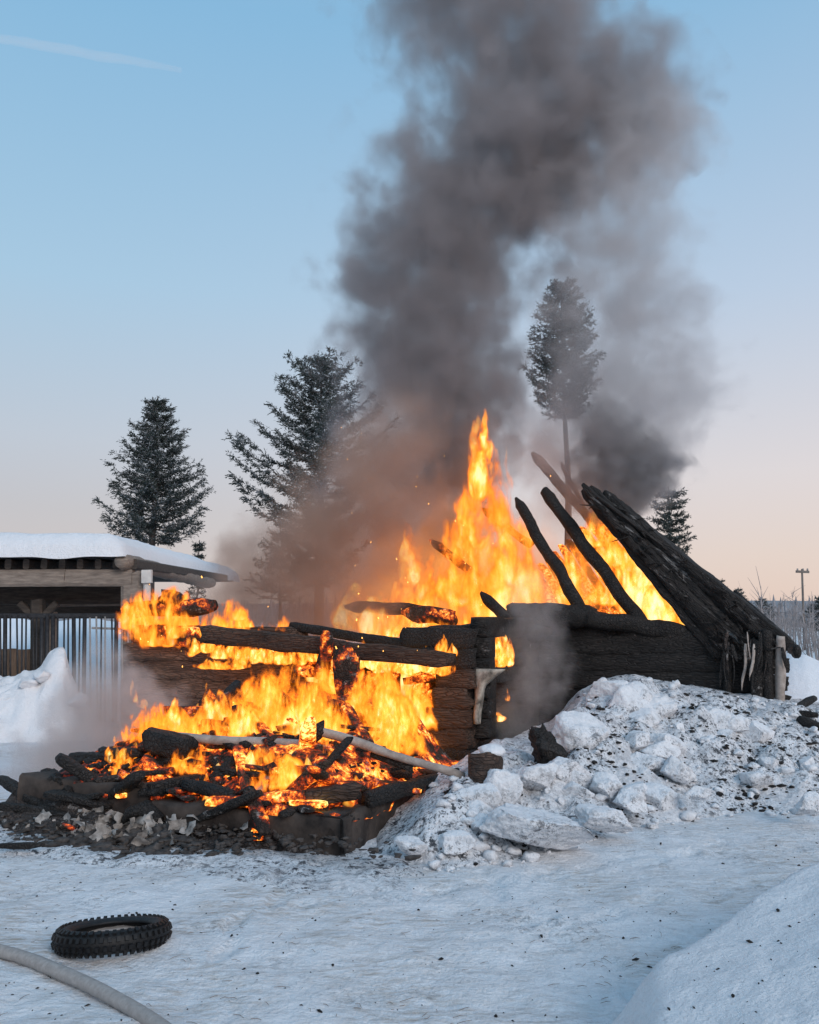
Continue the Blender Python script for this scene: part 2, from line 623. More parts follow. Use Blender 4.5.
def flame_mat(name, sigma=14., ramp=None, freq=3.2, stretch=.40, warp=.5, step=1., kn=2.2, bright=1.9, zcool=.25, bias=.42, off=.12, low=1.3):
    t = NT(name)
    P = t.obj()
    g = t.n('NewGeometry')
    mp = t.n('Mapping')
    mp.inputs['Scale'].default_value = (1, 1, stretch)
    t.l(g.outputs['Position'], mp.inputs[0])
    Q = mp.outputs[0]
    wn = t.vmath('SUBTRACT', t.noise(Q, freq, 2, .5, col=True), (.5, .5, .5))
    swn = t.n('SeparateXYZ')
    t.l(t.vmath('SUBTRACT', t.noise(Q, freq * .45, 1, .5, col=True), (.5, .5, .5)), swn.inputs[0])
    s0 = t.n('SeparateXYZ')
    t.l(P, s0.inputs[0])
    P2 = t.vmath('ADD', P, t.vmath('SCALE', wn, scale=t.math('MULTIPLY', t.math('ADD', s0.outputs[2], .25), warp)))
    s = t.n('SeparateXYZ')
    t.l(P2, s.inputs[0])
    z = s.outputs[2]
    w = t.curve(z, [(0, .05), (.06, .55), (.2, .95), (.33, 1.), (.55, .74), (.75, .44), (.9, .2), (1, .02)])
    r = t.math('MULTIPLY', w, .25)
    d2 = t.math('DIVIDE', t.math('ADD', t.math('POWER', s.outputs[0], 2), t.math('POWER', s.outputs[1], 2)),
                t.math('MAXIMUM', t.math('MULTIPLY', r, r), 1e-5))
    core = t.math('SUBTRACT', 1., d2)
    e = t.rng(core, -.1, .55, 0, 1, True)
    e = t.math('MULTIPLY', e, t.rng(z, 0, .08))
    nz = t.math('SUBTRACT', t.noise(t.vmath('ADD', Q, t.vmath('SCALE', wn, scale=.5 / freq)), freq * 2.2, 4, .62), .5)
    heat = t.math('MULTIPLY', e, t.math('ADD', t.math('MULTIPLY', nz, kn), t.math('ADD', t.math('MULTIPLY', swn.outputs[0], low), t.math('SUBTRACT', bias, t.math('MULTIPLY', z, zcool)))))
    sg = t.math('MULTIPLY', t.rng(heat, off, off + .32, 0, 1, True), sigma)
    col = t.ramp(heat, ramp or FLAME)
    ab = t.n('VolumeAbsorption')
    ab.inputs['Color'].default_value = (0, 0, 0, 1)
    t.l(sg, ab.inputs['Density'])
    em = t.n('Emission')
    t.l(col, em.inputs['Color'])
    t.l(t.math('MULTIPLY', sg, bright), em.inputs['Strength'])
    ad = t.n('AddShader')
    t.l(ab.outputs[0], ad.inputs[0])
    t.l(em.outputs[0], ad.inputs[1])
    t.l(ad.outputs[0], t.out.inputs['Volume'])
    t.m.cycles.volume_step_rate = step
    return t.m


FLAME = [(.12, (.36, .040, .002)), (.24, (.72, .13, .007)), (.36, (.95, .26, .018)), (.48, (1.0, .43, .045)), (.60, (1., .63, .13)), (.74, (1., .88, .48))]
M['flame'] = flame_mat('flame_bright', 12., freq=3.0, kn=2.7, bias=.40)
M['flame_big'] = flame_mat('flame_tall', 7., freq=1.4, stretch=.45, bright=1.75, bias=.38, kn=3.0, zcool=.38)
M['flame_soft'] = flame_mat('flame_soft', 1.5, freq=1.0, kn=1.2, bright=1.5, bias=.42, zcool=.3,
                            ramp=[(.1, (.45, .10, .02)), (.3, (.65, .19, .035)), (.55, (.75, .26, .05)), (.8, (1., .42, .08))])
M['flame_small'] = flame_mat('flame_small', 26., freq=6.5, bright=2.1, kn=3.0, bias=.34)


def sheet_mat(name, sigma=24., freq=4.6, stretch=.40, bright=2., bias=-.13, kn=1.45, low=1.7, zcool=.40, off=.16, step=.4):
    """a body of torn, merging flame: the licks come from ridged, rising noise, the domain only bounds it"""
    t = NT(name)
    P = t.obj()
    g = t.n('NewGeometry')
    mp = t.n('Mapping')
    mp.inputs['Scale'].default_value = (1, 1, stretch)
    t.l(g.outputs['Position'], mp.inputs[0])
    Q = mp.outputs[0]
    wn = t.vmath('SUBTRACT', t.noise(Q, freq * .7, 2, .5, col=True), (.5, .5, .5))
    Q2 = t.vmath('ADD', Q, t.vmath('SCALE', wn, scale=.9 / freq))
    s = t.n('SeparateXYZ')
    t.l(t.vmath('ADD', P, t.vmath('SCALE', wn, scale=.34)), s.inputs[0])
    z = s.outputs[2]
    r2 = t.math('ADD', t.math('POWER', s.outputs[0], 2), t.math('POWER', s.outputs[1], 2))
    core = t.math('SUBTRACT', t.math('SUBTRACT', 1., t.math('MULTIPLY', r2, 4.4)), t.math('POWER', t.math('MAXIMUM', z, 0), 2.2))
    e = t.math('MULTIPLY', t.rng(core, .0, .5, 0, 1, True), t.rng(z, -.02, .14))
    n1 = t.noise(Q2, freq, 4, .6)
    ridge = t.math('SUBTRACT', 1., t.math('MULTIPLY', t.math('ABSOLUTE', t.math('SUBTRACT', n1, .5)), 5.))
    n2 = t.math('SUBTRACT', t.noise(Q2, freq * 2.7, 3, .6), .5)
    lowv = t.n('SeparateXYZ')
    t.l(t.vmath('SUBTRACT', t.noise(Q, freq * .38, 1, .5, col=True), (.5, .5, .5)), lowv.inputs[0])
    v = t.math('ADD', t.math('MULTIPLY', ridge, .42 * kn), t.math('ADD', t.math('MULTIPLY', n2, .9 * kn), t.math('MULTIPLY', lowv.outputs[0], low)))
    heat = t.math('MULTIPLY', e, t.math('ADD', v, t.math('SUBTRACT', bias, t.math('MULTIPLY', z, zcool))))
    sg = t.math('MULTIPLY', t.rng(heat, off, off + .30, 0, 1, True), sigma)
    col = t.ramp(heat, FLAME)
    ab = t.n('VolumeAbsorption')
    ab.inputs['Color'].default_value = (0, 0, 0, 1)
    t.l(sg, ab.inputs['Density'])
    em = t.n('Emission')
    t.l(col, em.inputs['Color'])
    t.l(t.math('MULTIPLY', sg, bright), em.inputs['Strength'])
    ad = t.n('AddShader')
    t.l(ab.outputs[0], ad.inputs[0])
    t.l(em.outputs[0], ad.inputs[1])
    t.l(ad.outputs[0], t.out.inputs['Volume'])
    t.m.cycles.volume_step_rate = step
    return t.m


M['sheet_flame'] = sheet_mat('sheet_flame')
M['sheet_flame_fine'] = sheet_mat('sheet_flame_fine', 34., freq=6.8)


def sheet(parent, loc, w, d, h, mat='sheet_flame', rz=0., seed=1):
    """a broad body of fire standing on loc, w wide, d deep, h high"""
    rnd = random.Random(seed)
    m = MB()
    rows = []
    for i in range(13):
        z = -.06 + 1.1 * i / 12
        r = .5 * math.sqrt(max(.02, 1 - max(0, z / 1.06) ** 2.2))
        rows.append([Vector((r * math.cos(j * .2618) * (1 + .12 * n3((math.cos(j * .2618) * 1.5, math.sin(j * .2618) * 1.5, z * 3), 1, seed)),
                             r * math.sin(j * .2618) * (1 + .12 * n3((math.cos(j * .2618) * 1.5, math.sin(j * .2618) * 1.5, z * 3), 1, seed + 5)), z)) for j in range(24)])
    b, n = m.grid(rows, True)
    m.f.append(tuple(range(n - 1, -1, -1)))
    m.f.append(tuple(b + 12 * n + j for j in range(n)))
    o = m.build('flame', M[mat])
    o.parent = parent
    o.matrix_parent_inverse = Matrix.Translation(-parent.location)
    o.location = loc
    o.scale = (w, d, h)
    o.rotation_euler = (0, 0, rz)
    return o


def flame_mesh(k):
    rnd = random.Random(100 + k)
    m = MB()
    prof = [(0, .05), (.06, .55), (.2, .95), (.33, 1.), (.55, .74), (.75, .44), (.9, .2), (1, .06)]
    rows = []
    for i in range(13):
        z = -.03 + 1.08 * i / 12
        row = []
        r = .25 * (pl(prof, z) * 1.15 + .16)
        ox, oy = .05 * z * n3((z * 2, k, 0), 1, 4.4), .05 * z * n3((z * 2, k, 7), 1, 2.2)
        for j in range(12):
            a = 2 * math.pi * j / 12
            q = 1 + .16 * n3((math.cos(a), math.sin(a), z * 3), 1.5, k * 3.3)
            row.append(Vector((ox + r * q * math.cos(a), oy + r * q * math.sin(a), z)))
        rows.append(row)
    b, n = m.grid(rows, True)
    m.f.append(tuple(range(n - 1, -1, -1)))
    m.f.append(tuple(b + 12 * n + j for j in range(n)))
    me = bpy.data.meshes.new('flame')
    me.from_pydata([tuple(p) for p in m.v], [], m.f)
    for p in me.polygons:
        p.use_smooth = True
    return me


FM = {}


def flame(parent, px, py, Y, wpx, hpx, mat='flame', lean=0., dep=1.0, rnd=R):
    """a tongue whose foot stands at the point seen at px,py"""
    k = (mat, rnd.randrange(5))
    if k not in FM:
        FM[k] = flame_mesh(k[1])
        FM[k].materials.append(M[mat])
    p = at(px, py, Y)
    s = Y / FPX
    o = link('flame', FM[k], None, parent)
    o.location = p
    o.scale = (wpx * s * 2, wpx * s * 2 * dep, hpx * s)
    o.rotation_euler = (rnd.uniform(-.06, .06), lean, rnd.uniform(0, 6.28) if dep == 1 else rnd.uniform(-.3, .3))
    return o


# ================================================================== SETTING: ground
FP = []
_r = random.Random(17)
for _k in range(5):
    fx, fy, fa = _r.uniform(-1.6, 1.2), _r.uniform(3.1, 5.6), _r.uniform(-.5, .5) + (1.57 if _k % 2 else 0)
    for _s in range(8):
        sx, sy = fx + math.cos(fa) * _s * .38 - math.sin(fa) * .1 * (_s % 2), fy + math.sin(fa) * _s * .38 + math.cos(fa) * .1 * (_s % 2)
        FP.append((sx, sy, math.cos(fa), math.sin(fa), _r.uniform(.010, .022)))


def ground_h(x, y):
    h = .035 * n3((x, y, 0), .55, 3) + .012 * n3((x, y, 0), 2.3, 8)
    if y < 9:
        h += .010 * n3((x, y, 0), 7, 1) + .022 * max(0, n3((x, y, 0), 3.6, 12)) - .022 * max(0, n3((x * .7, y, 0), 2.7, 22) - .15) + .006 * n3((x, y, 0), 17, 2)
    if 2.8 < y < 7:
        for sx, sy, ca, sa, dp in FP:
            dx, dy = x - sx, y - sy
            if dx * dx + dy * dy < .05:
                u, v = (dx * ca + dy * sa) / .15, (-dx * sa + dy * ca) / .06
                r = u * u + v * v
                h += -dp * (1 - sstep(.6, 1.1, r)) + dp * .5 * max(0, 1 - abs(r - 1.4) / .6)
        h += .012 * math.sin((y - .18 * x) * 4.2 + n3((x, y, 0), .7, 4) * 3) * max(0, n3((x * .35, y, 0), .9, 31))
    if y > 60:
        h *= max(0, 1 - (y - 60) / 60)
    return h


g = MB()
rows = []
ys = []
yy = 1.2
while yy < 9:
    ys.append(yy)
    yy *= 1.0085
while yy < 40:
    ys.append(yy)
    yy *= 1.05
while yy < 5000:
    ys.append(yy)
    yy *= 1.5
ys.append(6500)
ys = [-30, -4, 0, .8] + ys
for y in ys:
    sp = max(3.0, abs(y) * .75)
    far = max(90, abs(y) * 2)
    row = []
    for j in range(261):
        u = j / 130 - 1
        x = sp * u / .92 if abs(u) <= .92 else math.copysign(sp + (far - sp) * ((abs(u) - .92) / .08) ** 2, u)
        row.append(Vector((x, y, ground_h(x, y))))
    rows.append(row)
g.grid(rows)
tag(g.build('ground', M['snow']), kind='structure')

# far wooded hill line
h = MB()
rows = []
for r_, hh in ((700, -2), (760, 9), (900, 17), (1300, 20)):
    rows.append([Vector((r_ * math.sin(a / 60), r_ * math.cos(a / 60), hh * (1 + .35 * n3((a * .12, hh, 0), 1, 5)) if hh > 0 else hh)) for a in range(-80, 81)])
h.grid(rows)
tag(h.build('hill', M['fir_far']), kind='structure')

# ================================================================== SNOW mounds
U = Vector((.931, -.365, 0))      # along the long walls of the cabin (towards the right, nearer)
V = Vector((.365, .931, 0))       # along its ridge (away)


def mound(name, arange, yrange, hfun, mat, label, cat, na=200, ny=140, kind=None):
    """height field over bearing a = x / y and distance y"""
    m = MB()
    rows = []
    for i in range(ny + 1):
        y = yrange[0] * (yrange[1] / yrange[0]) ** (i / ny)
        row = []
        for j in range(na + 1):
            a = lerp(arange[0], arange[1], j / na)
            row.append(Vector((a * y, y, hfun(a, y, a * y))))
        rows.append(row)
    m.grid(rows)
    o = m.build(name, mat)
    # origin on the ground at the middle
    c = Vector((sum(arange) / 2 * sum(yrange) / 2, sum(yrange) / 2, 0))
    for v in o.data.vertices:
        v.co -= c
    o.location = c
    return tag(o, label, cat, kind=kind)


def bearing(px):
    return (px - 409.5) / FPX


def pdist(px, py, z=0.):
    return gnd(px, py, z).y


# sooty pile before the gable wall
P_TOP = [(372, 858), (385, 846), (400, 834), (425, 815), (440, 803), (455, 790), (470, 777), (490, 763), (520, 750), (545, 738), (560, 722), (575, 702), (592, 690), (610, 684), (630, 681),
         (650, 686), (680, 692), (712, 697), (740, 702), (770, 706), (800, 712), (830, 716), (880, 720), (930, 735)]
P_BASE = [(372, 858), (400, 862), (425, 868), (470, 866), (520, 858), (570, 846), (620, 830), (680, 818), (740, 812), (819, 815), (930, 815)]


def pile_h(a, y, x):
    px = a * FPX + 409.5
    yb = pdist(px, pl(P_BASE, px))
    # distance at which the crest is reached
    yt = lerp(yb + .12 + .3 * sstep(372, 430, px), 9.3, sstep(430, 600, px))
    pt = pl(P_TOP, px)
    zt = max(0.0, at(px, pt, yt).z)
    t = (y - yb) / max(.2, yt - yb)
    if t < 0:
        s = -.12 + .1 * math.exp(t * 6)
        hh = s
    else:
        s = 1 - (1 - min(1, t)) ** 1.5
        s = lerp(s, sstep(0, 1, t), .45)
        hh = zt * s
    w = min(1, max(0, t * 3)) * (1 - sstep(.85, 1.15, t) * .6)
    q = (x, y, hh)
    cell = noise.voronoi(Vector((x * 2.6, y * 2.6, 1.3)), distance_metric='DISTANCE')[0]
    cell2 = noise.voronoi(Vector((x * 6.1, y * 6.1, 4.3)), distance_metric='DISTANCE')[0]
    lump = .15 * (cell[1] - cell[0]) - .04 + .05 * (cell2[1] - cell2[0])
    hh += w * (lump + .075 * n3(q, 2.1, 4) + .045 * n3(q, 5.2, 7) + .02 * n3(q, 12, 2) + .010 * n3(q, 26, 6))
    if y > yt + 1.2:
        hh -= (y - yt - 1.2) * .25
    hh -= .25 * sstep(418, 436, 854 - px) * 0
    if px < 378:
        hh -= (378 - px) * .02
    return hh


mound('snow_pile', (bearing(366), bearing(930)), (5.5, 13), pile_h, M['snow_soot'],
      'long lumpy heap of soot speckled snow banked against the black gable wall', 'snow pile', 420, 300)


# smooth bank rising in the right foreground
def bank_h(a, y, x):
    px = a * FPX + 409.5
    top = pl([(580, 1000), (620, 975), (660, 950), (700, 922), (740, 895), (780, 872), (819, 852), (900, 835), (1000, 815), (1100, 810)], px)
    yt = 3.42 + .75 * sstep(600, 850, px)
    zt = at(px, top, yt).z
    if y < yt:
        t = (yt - y) / 2.6
        hh = zt * (1 - .25 * t - .12 * t * t)
    else:
        hh = zt - (y - yt) * .85 + .05 * (1 - math.exp(-(y - yt) * 6)) * 0
        hh -= .4 * sstep(.25, .7, (y - yt))
    e = .028 * n3((x, y, 0), 1.4, 5) + .016 * n3((x, y, 0), 4.2, 3) + .006 * n3((x, y, 0), 13, 1)
    return min(hh, zt + .05) + e - .12 * (1 - sstep(590, 650, px))


mound('snow_bank', (bearing(585), bearing(1100)), (1.6, 5.4), bank_h, M['snow_bank'],
      'smooth pale snow bank rising in the right foreground', 'snow bank', 180, 130)


# left bank before the railings
def lbank_h(a, y, x):
    px = a * FPX + 409.5
    top = pl([(-160, 660), (-60, 668), (0, 680), (20, 676), (34, 668), (46, 666), (54, 652), (62, 646), (69, 648), (75, 668), (88, 700), (108, 726), (150, 738)], px)
    yt = 12.45
    zt = max(0, at(px, top, yt).z)
    yb = pdist(px, pl([(-160, 750), (0, 744), (60, 742), (150, 738)], px))
    t = (y - yb) / (yt - yb)
    hh = -.1 + .1 * math.exp(min(0, t) * 5) if t < 0 else zt * (1 - (1 - min(1, t)) ** 1.7)
    if t > 1:
        hh = zt - (y - yt) * 1.2
    return hh + (.09 * n3((x, y, 0), 2.4, 5) + .07 * n3((x, y, 0), 6, 2) + .03 * n3((x, y, 0), 15, 2)) * sstep(-.1, .3, t)


mound('snow_bank', (bearing(-160), bearing(150)), (10, 13.4), lbank_h, M['snow_clean'],
      'bluish snow bank with a peaked lump in front of the open shed railings', 'snow bank', 150, 90)


# far right bank beyond the gable
def rbank_h(a, y, x):
    px = a * FPX + 409.5
    top = pl([(760, 664), (785, 653), (800, 653), (815, 660), (860, 676), (930, 700), (1000, 740)], px)
    zt = at(px, top, 16).z
    return zt * (1 - ((y - 16) / 3.2) ** 2) + .05 * n3((x, y, 0), 1.1, 5) - .05


mound('snow_bank', (bearing(740), bearing(1000)), (12.8, 19.2), rbank_h, M['snow_clean'],
      'blue shaded snow bank behind the right corner of the cabin', 'snow bank', 80, 60)

# ---- loose blocks of snow on the pile
blocks = [
    (563, 772, 56, 40, .8, 7.3, 'white snow block just under the big white block'),
    (612, 700, 60, 36, .8, 8.9, 'soot peppered snow slab at the very crest of the pile'),
    (655, 715, 44, 40, .7, 8.7, 'tilted snow slab right of the grey smooth faced block'),
    (716, 722, 40, 26, .8, 8.6, 'flat snow slab on the sooty right shoulder of the pile'),
    (628, 800, 50, 22, .9, 6.9, 'low flat snow slab right of the small rounded block'),
    (410, 846, 34, 18, .9, 5.9, 'little snow lump against the near corner of the footing'),  # px, py, width px, height px, depth factor, distance, label
    (531, 826, 128, 44, .8, 6.05, 'flat broad slab of snow at the left foot of the sooty pile'),
    (604, 819, 58, 26, .8, 6.45, 'small rounded snow block right of the broad flat slab'),
    (588, 738, 70, 50, .8, 8.0, 'big white snow block below the ragged black lump on the pile'),
    (628, 712, 56, 44, .8, 8.6, 'grey smooth faced snow block near the crest of the pile'),
    (640, 764, 44, 30, .9, 7.8, 'rounded snow block halfway down the middle of the pile'),
    (676, 772, 34, 26, .9, 7.6, 'small squarish snow block beside dark soot on the slope'),
    (808, 806, 34, 26, .9, 6.9, 'rounded snow lump at the far right foot of the pile'),
    (700, 793, 26, 18, .9, 7.1, 'small snow lump at the right end of the soot streak'),
    (668, 744, 40, 24, .9, 8.1, 'pale snow block under the crest of the pile'),
    (500, 797, 50, 44, .8, 6.6, 'upright snow lump behind the broad flat slab'),
    (538, 776, 46, 34, .8, 7.1, 'white snow lump right of the sawn log'),
    (455, 842, 46, 26, .8, 5.95, 'crumbling snow lump at the leftmost tip of the pile'),
    (448, 816, 40, 26, .8, 6.3, 'soot dusted snow lump beside the concrete footing'),
    (606, 788, 40, 24, .9, 7.1, 'snow lump above the small rounded block')]
for i, (px, py, w, hgt, dp, Y, lab) in enumerate(blocks):
    m = MB()
    s = Y / FPX / 2
    rnd = random.Random(40 + i)
    add_chunk(m, (0, 0, 0), (w * s * 1.12, w * s * dp, hgt * s * 1.18), i * 3.1, rnd, 5, .10, 14, rot=rnd.uniform(-.4, .4))
    o = m.build('snow_block', M['snow_block'])
    o.location = at(px, py, Y)
    tag(o, lab, 'snow block', 'snow blocks on the pile')
rnd = random.Random(63)
for i in range(26):
    px = rnd.uniform(470, 690) if i < 18 else rnd.uniform(690, 815)
    a = bearing(px)
    yb = pdist(px, pl(P_BASE, px))
    y = yb + rnd.uniform(.12, .80) * ((9.3 - yb) if px > 560 else .9)
    m = MB()
    sz = rnd.uniform(.07, .19)
    add_chunk(m, (0, 0, 0), (sz * rnd.uniform(.9, 1.5), sz * rnd.uniform(.8, 1.2), sz * rnd.uniform(.6, .9)), i * 2.3, rnd, 4, .09, 12)
    o = m.build('snow_block', M['snow_block'])
    o.location = (a * y, y, pile_h(a, y, a * y) + sz * .02)
    tag(o, 'small broken snow block lying loose on the slope of the sooty pile', 'snow block', 'small snow blocks on the pile slope')
for i, (px, py, w, lab) in enumerate(((26, 684, 22, 'snow lump on the left shoulder of the bank before the shed'), (44, 676, 18, 'snow lump just left of the peak of the bank before the shed'), (78, 700, 22, 'snow lump below the peak of the bank before the shed'),
                                      (10, 700, 26, 'broad snow lump at the left edge of the picture before the shed'))):
    m = MB()
    s = 12.1 / FPX / 2 * w
    add_chunk(m, (0, 0, 0), (s * 1.2, s, s * .8), i * 2.9, rnd, 4, .14, 10)
    o = m.build('snow_block', M['snow_clean'])
    o.location = at(px, py, 12.0)
    tag(o, lab, 'snow block')
rnd = random.Random(3)
m = MB()
for i in range(380):
    px = rnd.uniform(430, 835)
    a = bearing(px)
    yb = pdist(px, pl(P_BASE, px))
    y = yb + (rnd.random() ** 1.3) * (9.6 - yb) * (1 if px > 560 else .35) - .1
    x = a * y
    z = max(ground_h(x, y), pile_h(a, y, x))
    sz = .012 + .055 * rnd.random() ** 3
    add_chunk(m, (x, y, z + sz * .3), (sz * rnd.uniform(.8, 1.6), sz, sz * rnd.uniform(.5, .9)), i * .7, rnd, 2, .25, 9)
tag(m.build('snow_crumbs', M['snow_block']), 'crumbs of broken snow scattered over the sooty pile', 'snow crumbs', kind='stuff')
m = MB()
for i in range(2200):
    px = rnd.uniform(440, 835)
    a = bearing(px)
    yb = pdist(px, pl(P_BASE, px))
    y = yb + rnd.random() * (9.7 - yb) * (1 if px > 560 else .4)
    x = a * y
    if fbm((x, y, 0), 1.1, 4) < .1 and rnd.random() < .88:
        continue
    z = pile_h(a, y, x)
    sz = .006 + .026 * rnd.random() ** 3
    add_chunk(m, (x, y, z + sz * .2), (sz * rnd.uniform(.8, 2.4), sz, sz * .6), i * .3, rnd, 1, .2, 3)
tag(m.build('charcoal_crumbs', M['char']), 'charcoal crumbs strewn over the sooty snow pile', 'charcoal', kind='stuff')

# ================================================================== BURNING CABIN
WC = Vector((.70, 8.93, 0))        # right front corner of the low wing
MC = Vector((4.48, 10.20, 0))      # right front corner of the gable part
cabin = empty('log_cabin', (1.2, 10.6, 0), 'burning log cabin with collapsed roof and charred walls standing in the snow', 'cabin')


def wpt(t, z, off=0.):            # point on the wing front wall, t metres left of its corner
    return WC - U * t + V * off + Vector((0, 0, z))


def spt(k, z, off=0.):            # wing side wall, k metres back
    return WC + V * k - U * off + Vector((0, 0, z))


def gpt(t, z, off=0.):            # gable wall, t metres left of the right corner
    return MC - U * t + V * off + Vector((0, 0, z))


LH = .205
# wing wall: left run of logs, burnt off at the opening
rnd = random.Random(5)
ends = [2.45, 2.15, 2.0, 2.05, 1.78, 1.72, 2.0]
for i in range(7):
    z = .08 + LH * (i + .5)
    t1 = 4.42 + rnd.uniform(-.06, .06)
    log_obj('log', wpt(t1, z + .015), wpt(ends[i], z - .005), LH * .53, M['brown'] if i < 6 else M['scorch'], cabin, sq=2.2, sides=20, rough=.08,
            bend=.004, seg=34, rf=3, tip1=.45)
# right stump of the same wall, by the corner
for i in range(7):
    z = .08 + LH * (i + .5)
    te = .55 + [.1, .2, .02, -.08, -.1, .05, .3][i]
    log_obj('log', wpt(te, z), wpt(.02 + rnd.uniform(-.03, .03), z), LH * .53, M['scorch'] if i in (1, 2, 3, 4) else M['char_wall'], cabin, sides=20, sq=2., rough=.10, bend=.004,
            seg=14, rf=3, tip0=.5, tip1=.9)
# side wall with the window hole
for i in range(8):
    z = .08 + LH * (i + .0)
    if i in (3, 4, 5, 6):
        log_obj('log', spt(.06, z), spt(.36, z), LH * .53, M['char_log'], cabin, sq=2., sides=20, rough=.09, bend=.004, seg=10, rf=3)
        log_obj('log', spt(1.55, z), spt(2.5, z), LH * .53, M['char_log'], cabin, sq=2., sides=20, rough=.09, bend=.004, seg=12, rf=3)
    else:
        log_obj('log', spt(.06, z), spt(2.5, z), LH * .53, M['char_log'], cabin, sq=2., sides=20, rough=.09, bend=.004, seg=24, rf=3)
# logs lying across the corner and above the window
log_obj('log', at(424, 636, 9.5), at(512, 628, 9.9), .10, M['char'], cabin, sq=.3, rough=.16, bend=.01)
log_obj('log', at(468, 645, 9.2), at(440, 652, 9.3), .13, M['char_wall'], cabin, sq=.3, rough=.12, bend=.01)
log_obj('log', at(487, 655, 9.15), at(445, 650, 9.25), .11, M['char'], cabin, sq=.3, rough=.12, bend=.01)
log_obj('log', at(496, 632, 10.2), at(545, 634, 11), .12, M['char'], cabin, rough=.18)

# gable wall: black logs; the top ones burnt low towards the right
gl = [3.75, 3.75, 3.75, 3.75, 3.7, 3.65, 3.6]
for i in range(8):
    z = .10 + .215 * (i + .5)
    if i < 6:
        log_obj('log', gpt(3.7, z), gpt(.02, z), .118, M['char_log'], cabin, sq=2., sides=20, rough=.09, bend=.003, seg=36, rf=2.5)
log_obj('log', gpt(3.62, 1.50, .02), gpt(1.35, 1.42, .02), .12, M['char'], cabin, sq=.25, rough=.2, bend=.01, seg=30)
log_obj('log', gpt(1.95, 1.44, -.02), gpt(.1, 1.33, .0), .10, M['char_ash'], cabin, sq=.25, rough=.2, bend=.01, seg=26)
log_obj('log', at(509, 614, 11.0), at(598, 617, 10.9), .14, M['char'], cabin, rough=.2, bend=.015, seg=24)
log_obj('log', at(585, 617, 10.85), at(690, 634, 10.6), .11, M['char'], cabin, rough=.2, bend=.015, seg=24)

# posts and hanging scraps at the right corner
for (px, y0, y1, Y, r, mt) in ((727, 640, 712, 10.25, .045, 'char_ash'), (756, 640, 716, 10.05, .075, 'char_ash'), (768, 630, 716, 10.0, .06, 'char'), (781, 636, 716, 9.95, .055, 'grey_wood')):
    log_obj('post', at(px + R.uniform(-2, 2), y0, Y), at(px, y1, Y), r, M[mt], cabin, rough=.22, bend=.02, sides=9, tip0=.9, tip1=1.)
for i in range(30):
    px = R.choice([R.uniform(722, 735), R.uniform(745, 778), R.uniform(745, 778)])
    y0 = R.uniform(632, 655)
    L = R.uniform(12, 48)
    Y = R.uniform(9.85, 10.1)
    log_obj('splinter', at(px, y0, Y), at(px + R.uniform(-6, 6), y0 + L, Y - R.uniform(0, .1)), R.uniform(.008, .022), M[R.choice(['char_ash', 'char_ash', 'char', 'rubble', 'rubble', 'grey_wood'])], cabin,
            rough=.3, bend=.06, sides=6, seg=8, tip0=.6, tip1=.2, squash=.5)

# roof slope left standing: boards running from the eave up to the vanished ridge
EAVE = gpt(-.10, 1.25, -.30)
SL = (-U * .77 + Vector((0, 0, .64))).normalized()
NR = Vector((-SL.z * U.x, -SL.z * U.y, 0)) * -1
NR = SL.cross(V).normalized()
if NR.z < 0:
    NR = -NR
for i in range(13):
    f = i / 12
    low = at(lerp(721, 789, f) + R.uniform(-3, 3), lerp(655, 646, f) + R.uniform(-4, 6), 10.35 - .35 * f + R.uniform(-.06, .06))
    hi = at(lerp(582, 612, f) + R.uniform(-4, 4), lerp(488, 500, f) + R.uniform(-5, 5) + (14 if i in (5, 9) else 0), 11.3 + R.uniform(-.08, .08))
    log_obj('roof_board', low, hi, R.uniform(.05, .075), M['char_roof'], cabin, sq=1.4, rough=.19, bend=.006, sides=14, seg=50, rf=6,
            tip0=.5, tip1=.5)
# deck boards behind the verge, along the slope
for i in range(12):
    vo = .45 + i * .17
    p0 = EAVE - U * .12 + NR * .12 + V * vo + SL * R.uniform(-.05, .05)
    p1 = p0 + SL * (3.1 - .035 * i + R.uniform(-.3, .1) - (.9 if i > 7 else 0))
    log_obj('roof_board', p0, p1, .105, M['char_roof'], cabin, rough=.1, bend=.004, sides=8, seg=26, squash=.3, up=NR)
# torn bark and ash curls lying on the lower verge
m = MB()
for i in range(70):
    s = R.random() ** 1.4 * 2.6
    f_ = R.random()
    p = at(lerp(721, 789, f_), 648, 10.2 - .35 * f_).lerp(at(lerp(581, 616, f_), 494, 11.2), R.random() ** 1.6)
    d = (SL * R.uniform(-1, 1) + Vector((0, 0, R.uniform(-1, .1))) + U * R.uniform(-.3, .3)).normalized()
    L = R.uniform(.05, .24)
    m.tube([p, p + d * L * .5 - V * .03, p + d * L], [.018, R.uniform(.015, .04), .006], 6, i, .3, 6, squash=.4)
tag(m.build('roofing_scraps', M['char_ash'], cabin), kind='stuff')
# eave board running back
log_obj('eave_board', EAVE + V * .25 - Vector((0, 0, .02)), EAVE + V * 2.4 - Vector((0, 0, .02)), .05, M['char'], cabin, rough=.15, squash=1.6)
log_obj('roof_board', at(735, 592, 11.3), at(789, 641, 10.4), .035, M['char'], cabin, rough=.12, seg=20)
log_obj('roof_board', at(733, 597, 11.1), at(787, 646, 10.2), .03, M['char'], cabin, rough=.12, seg=20)

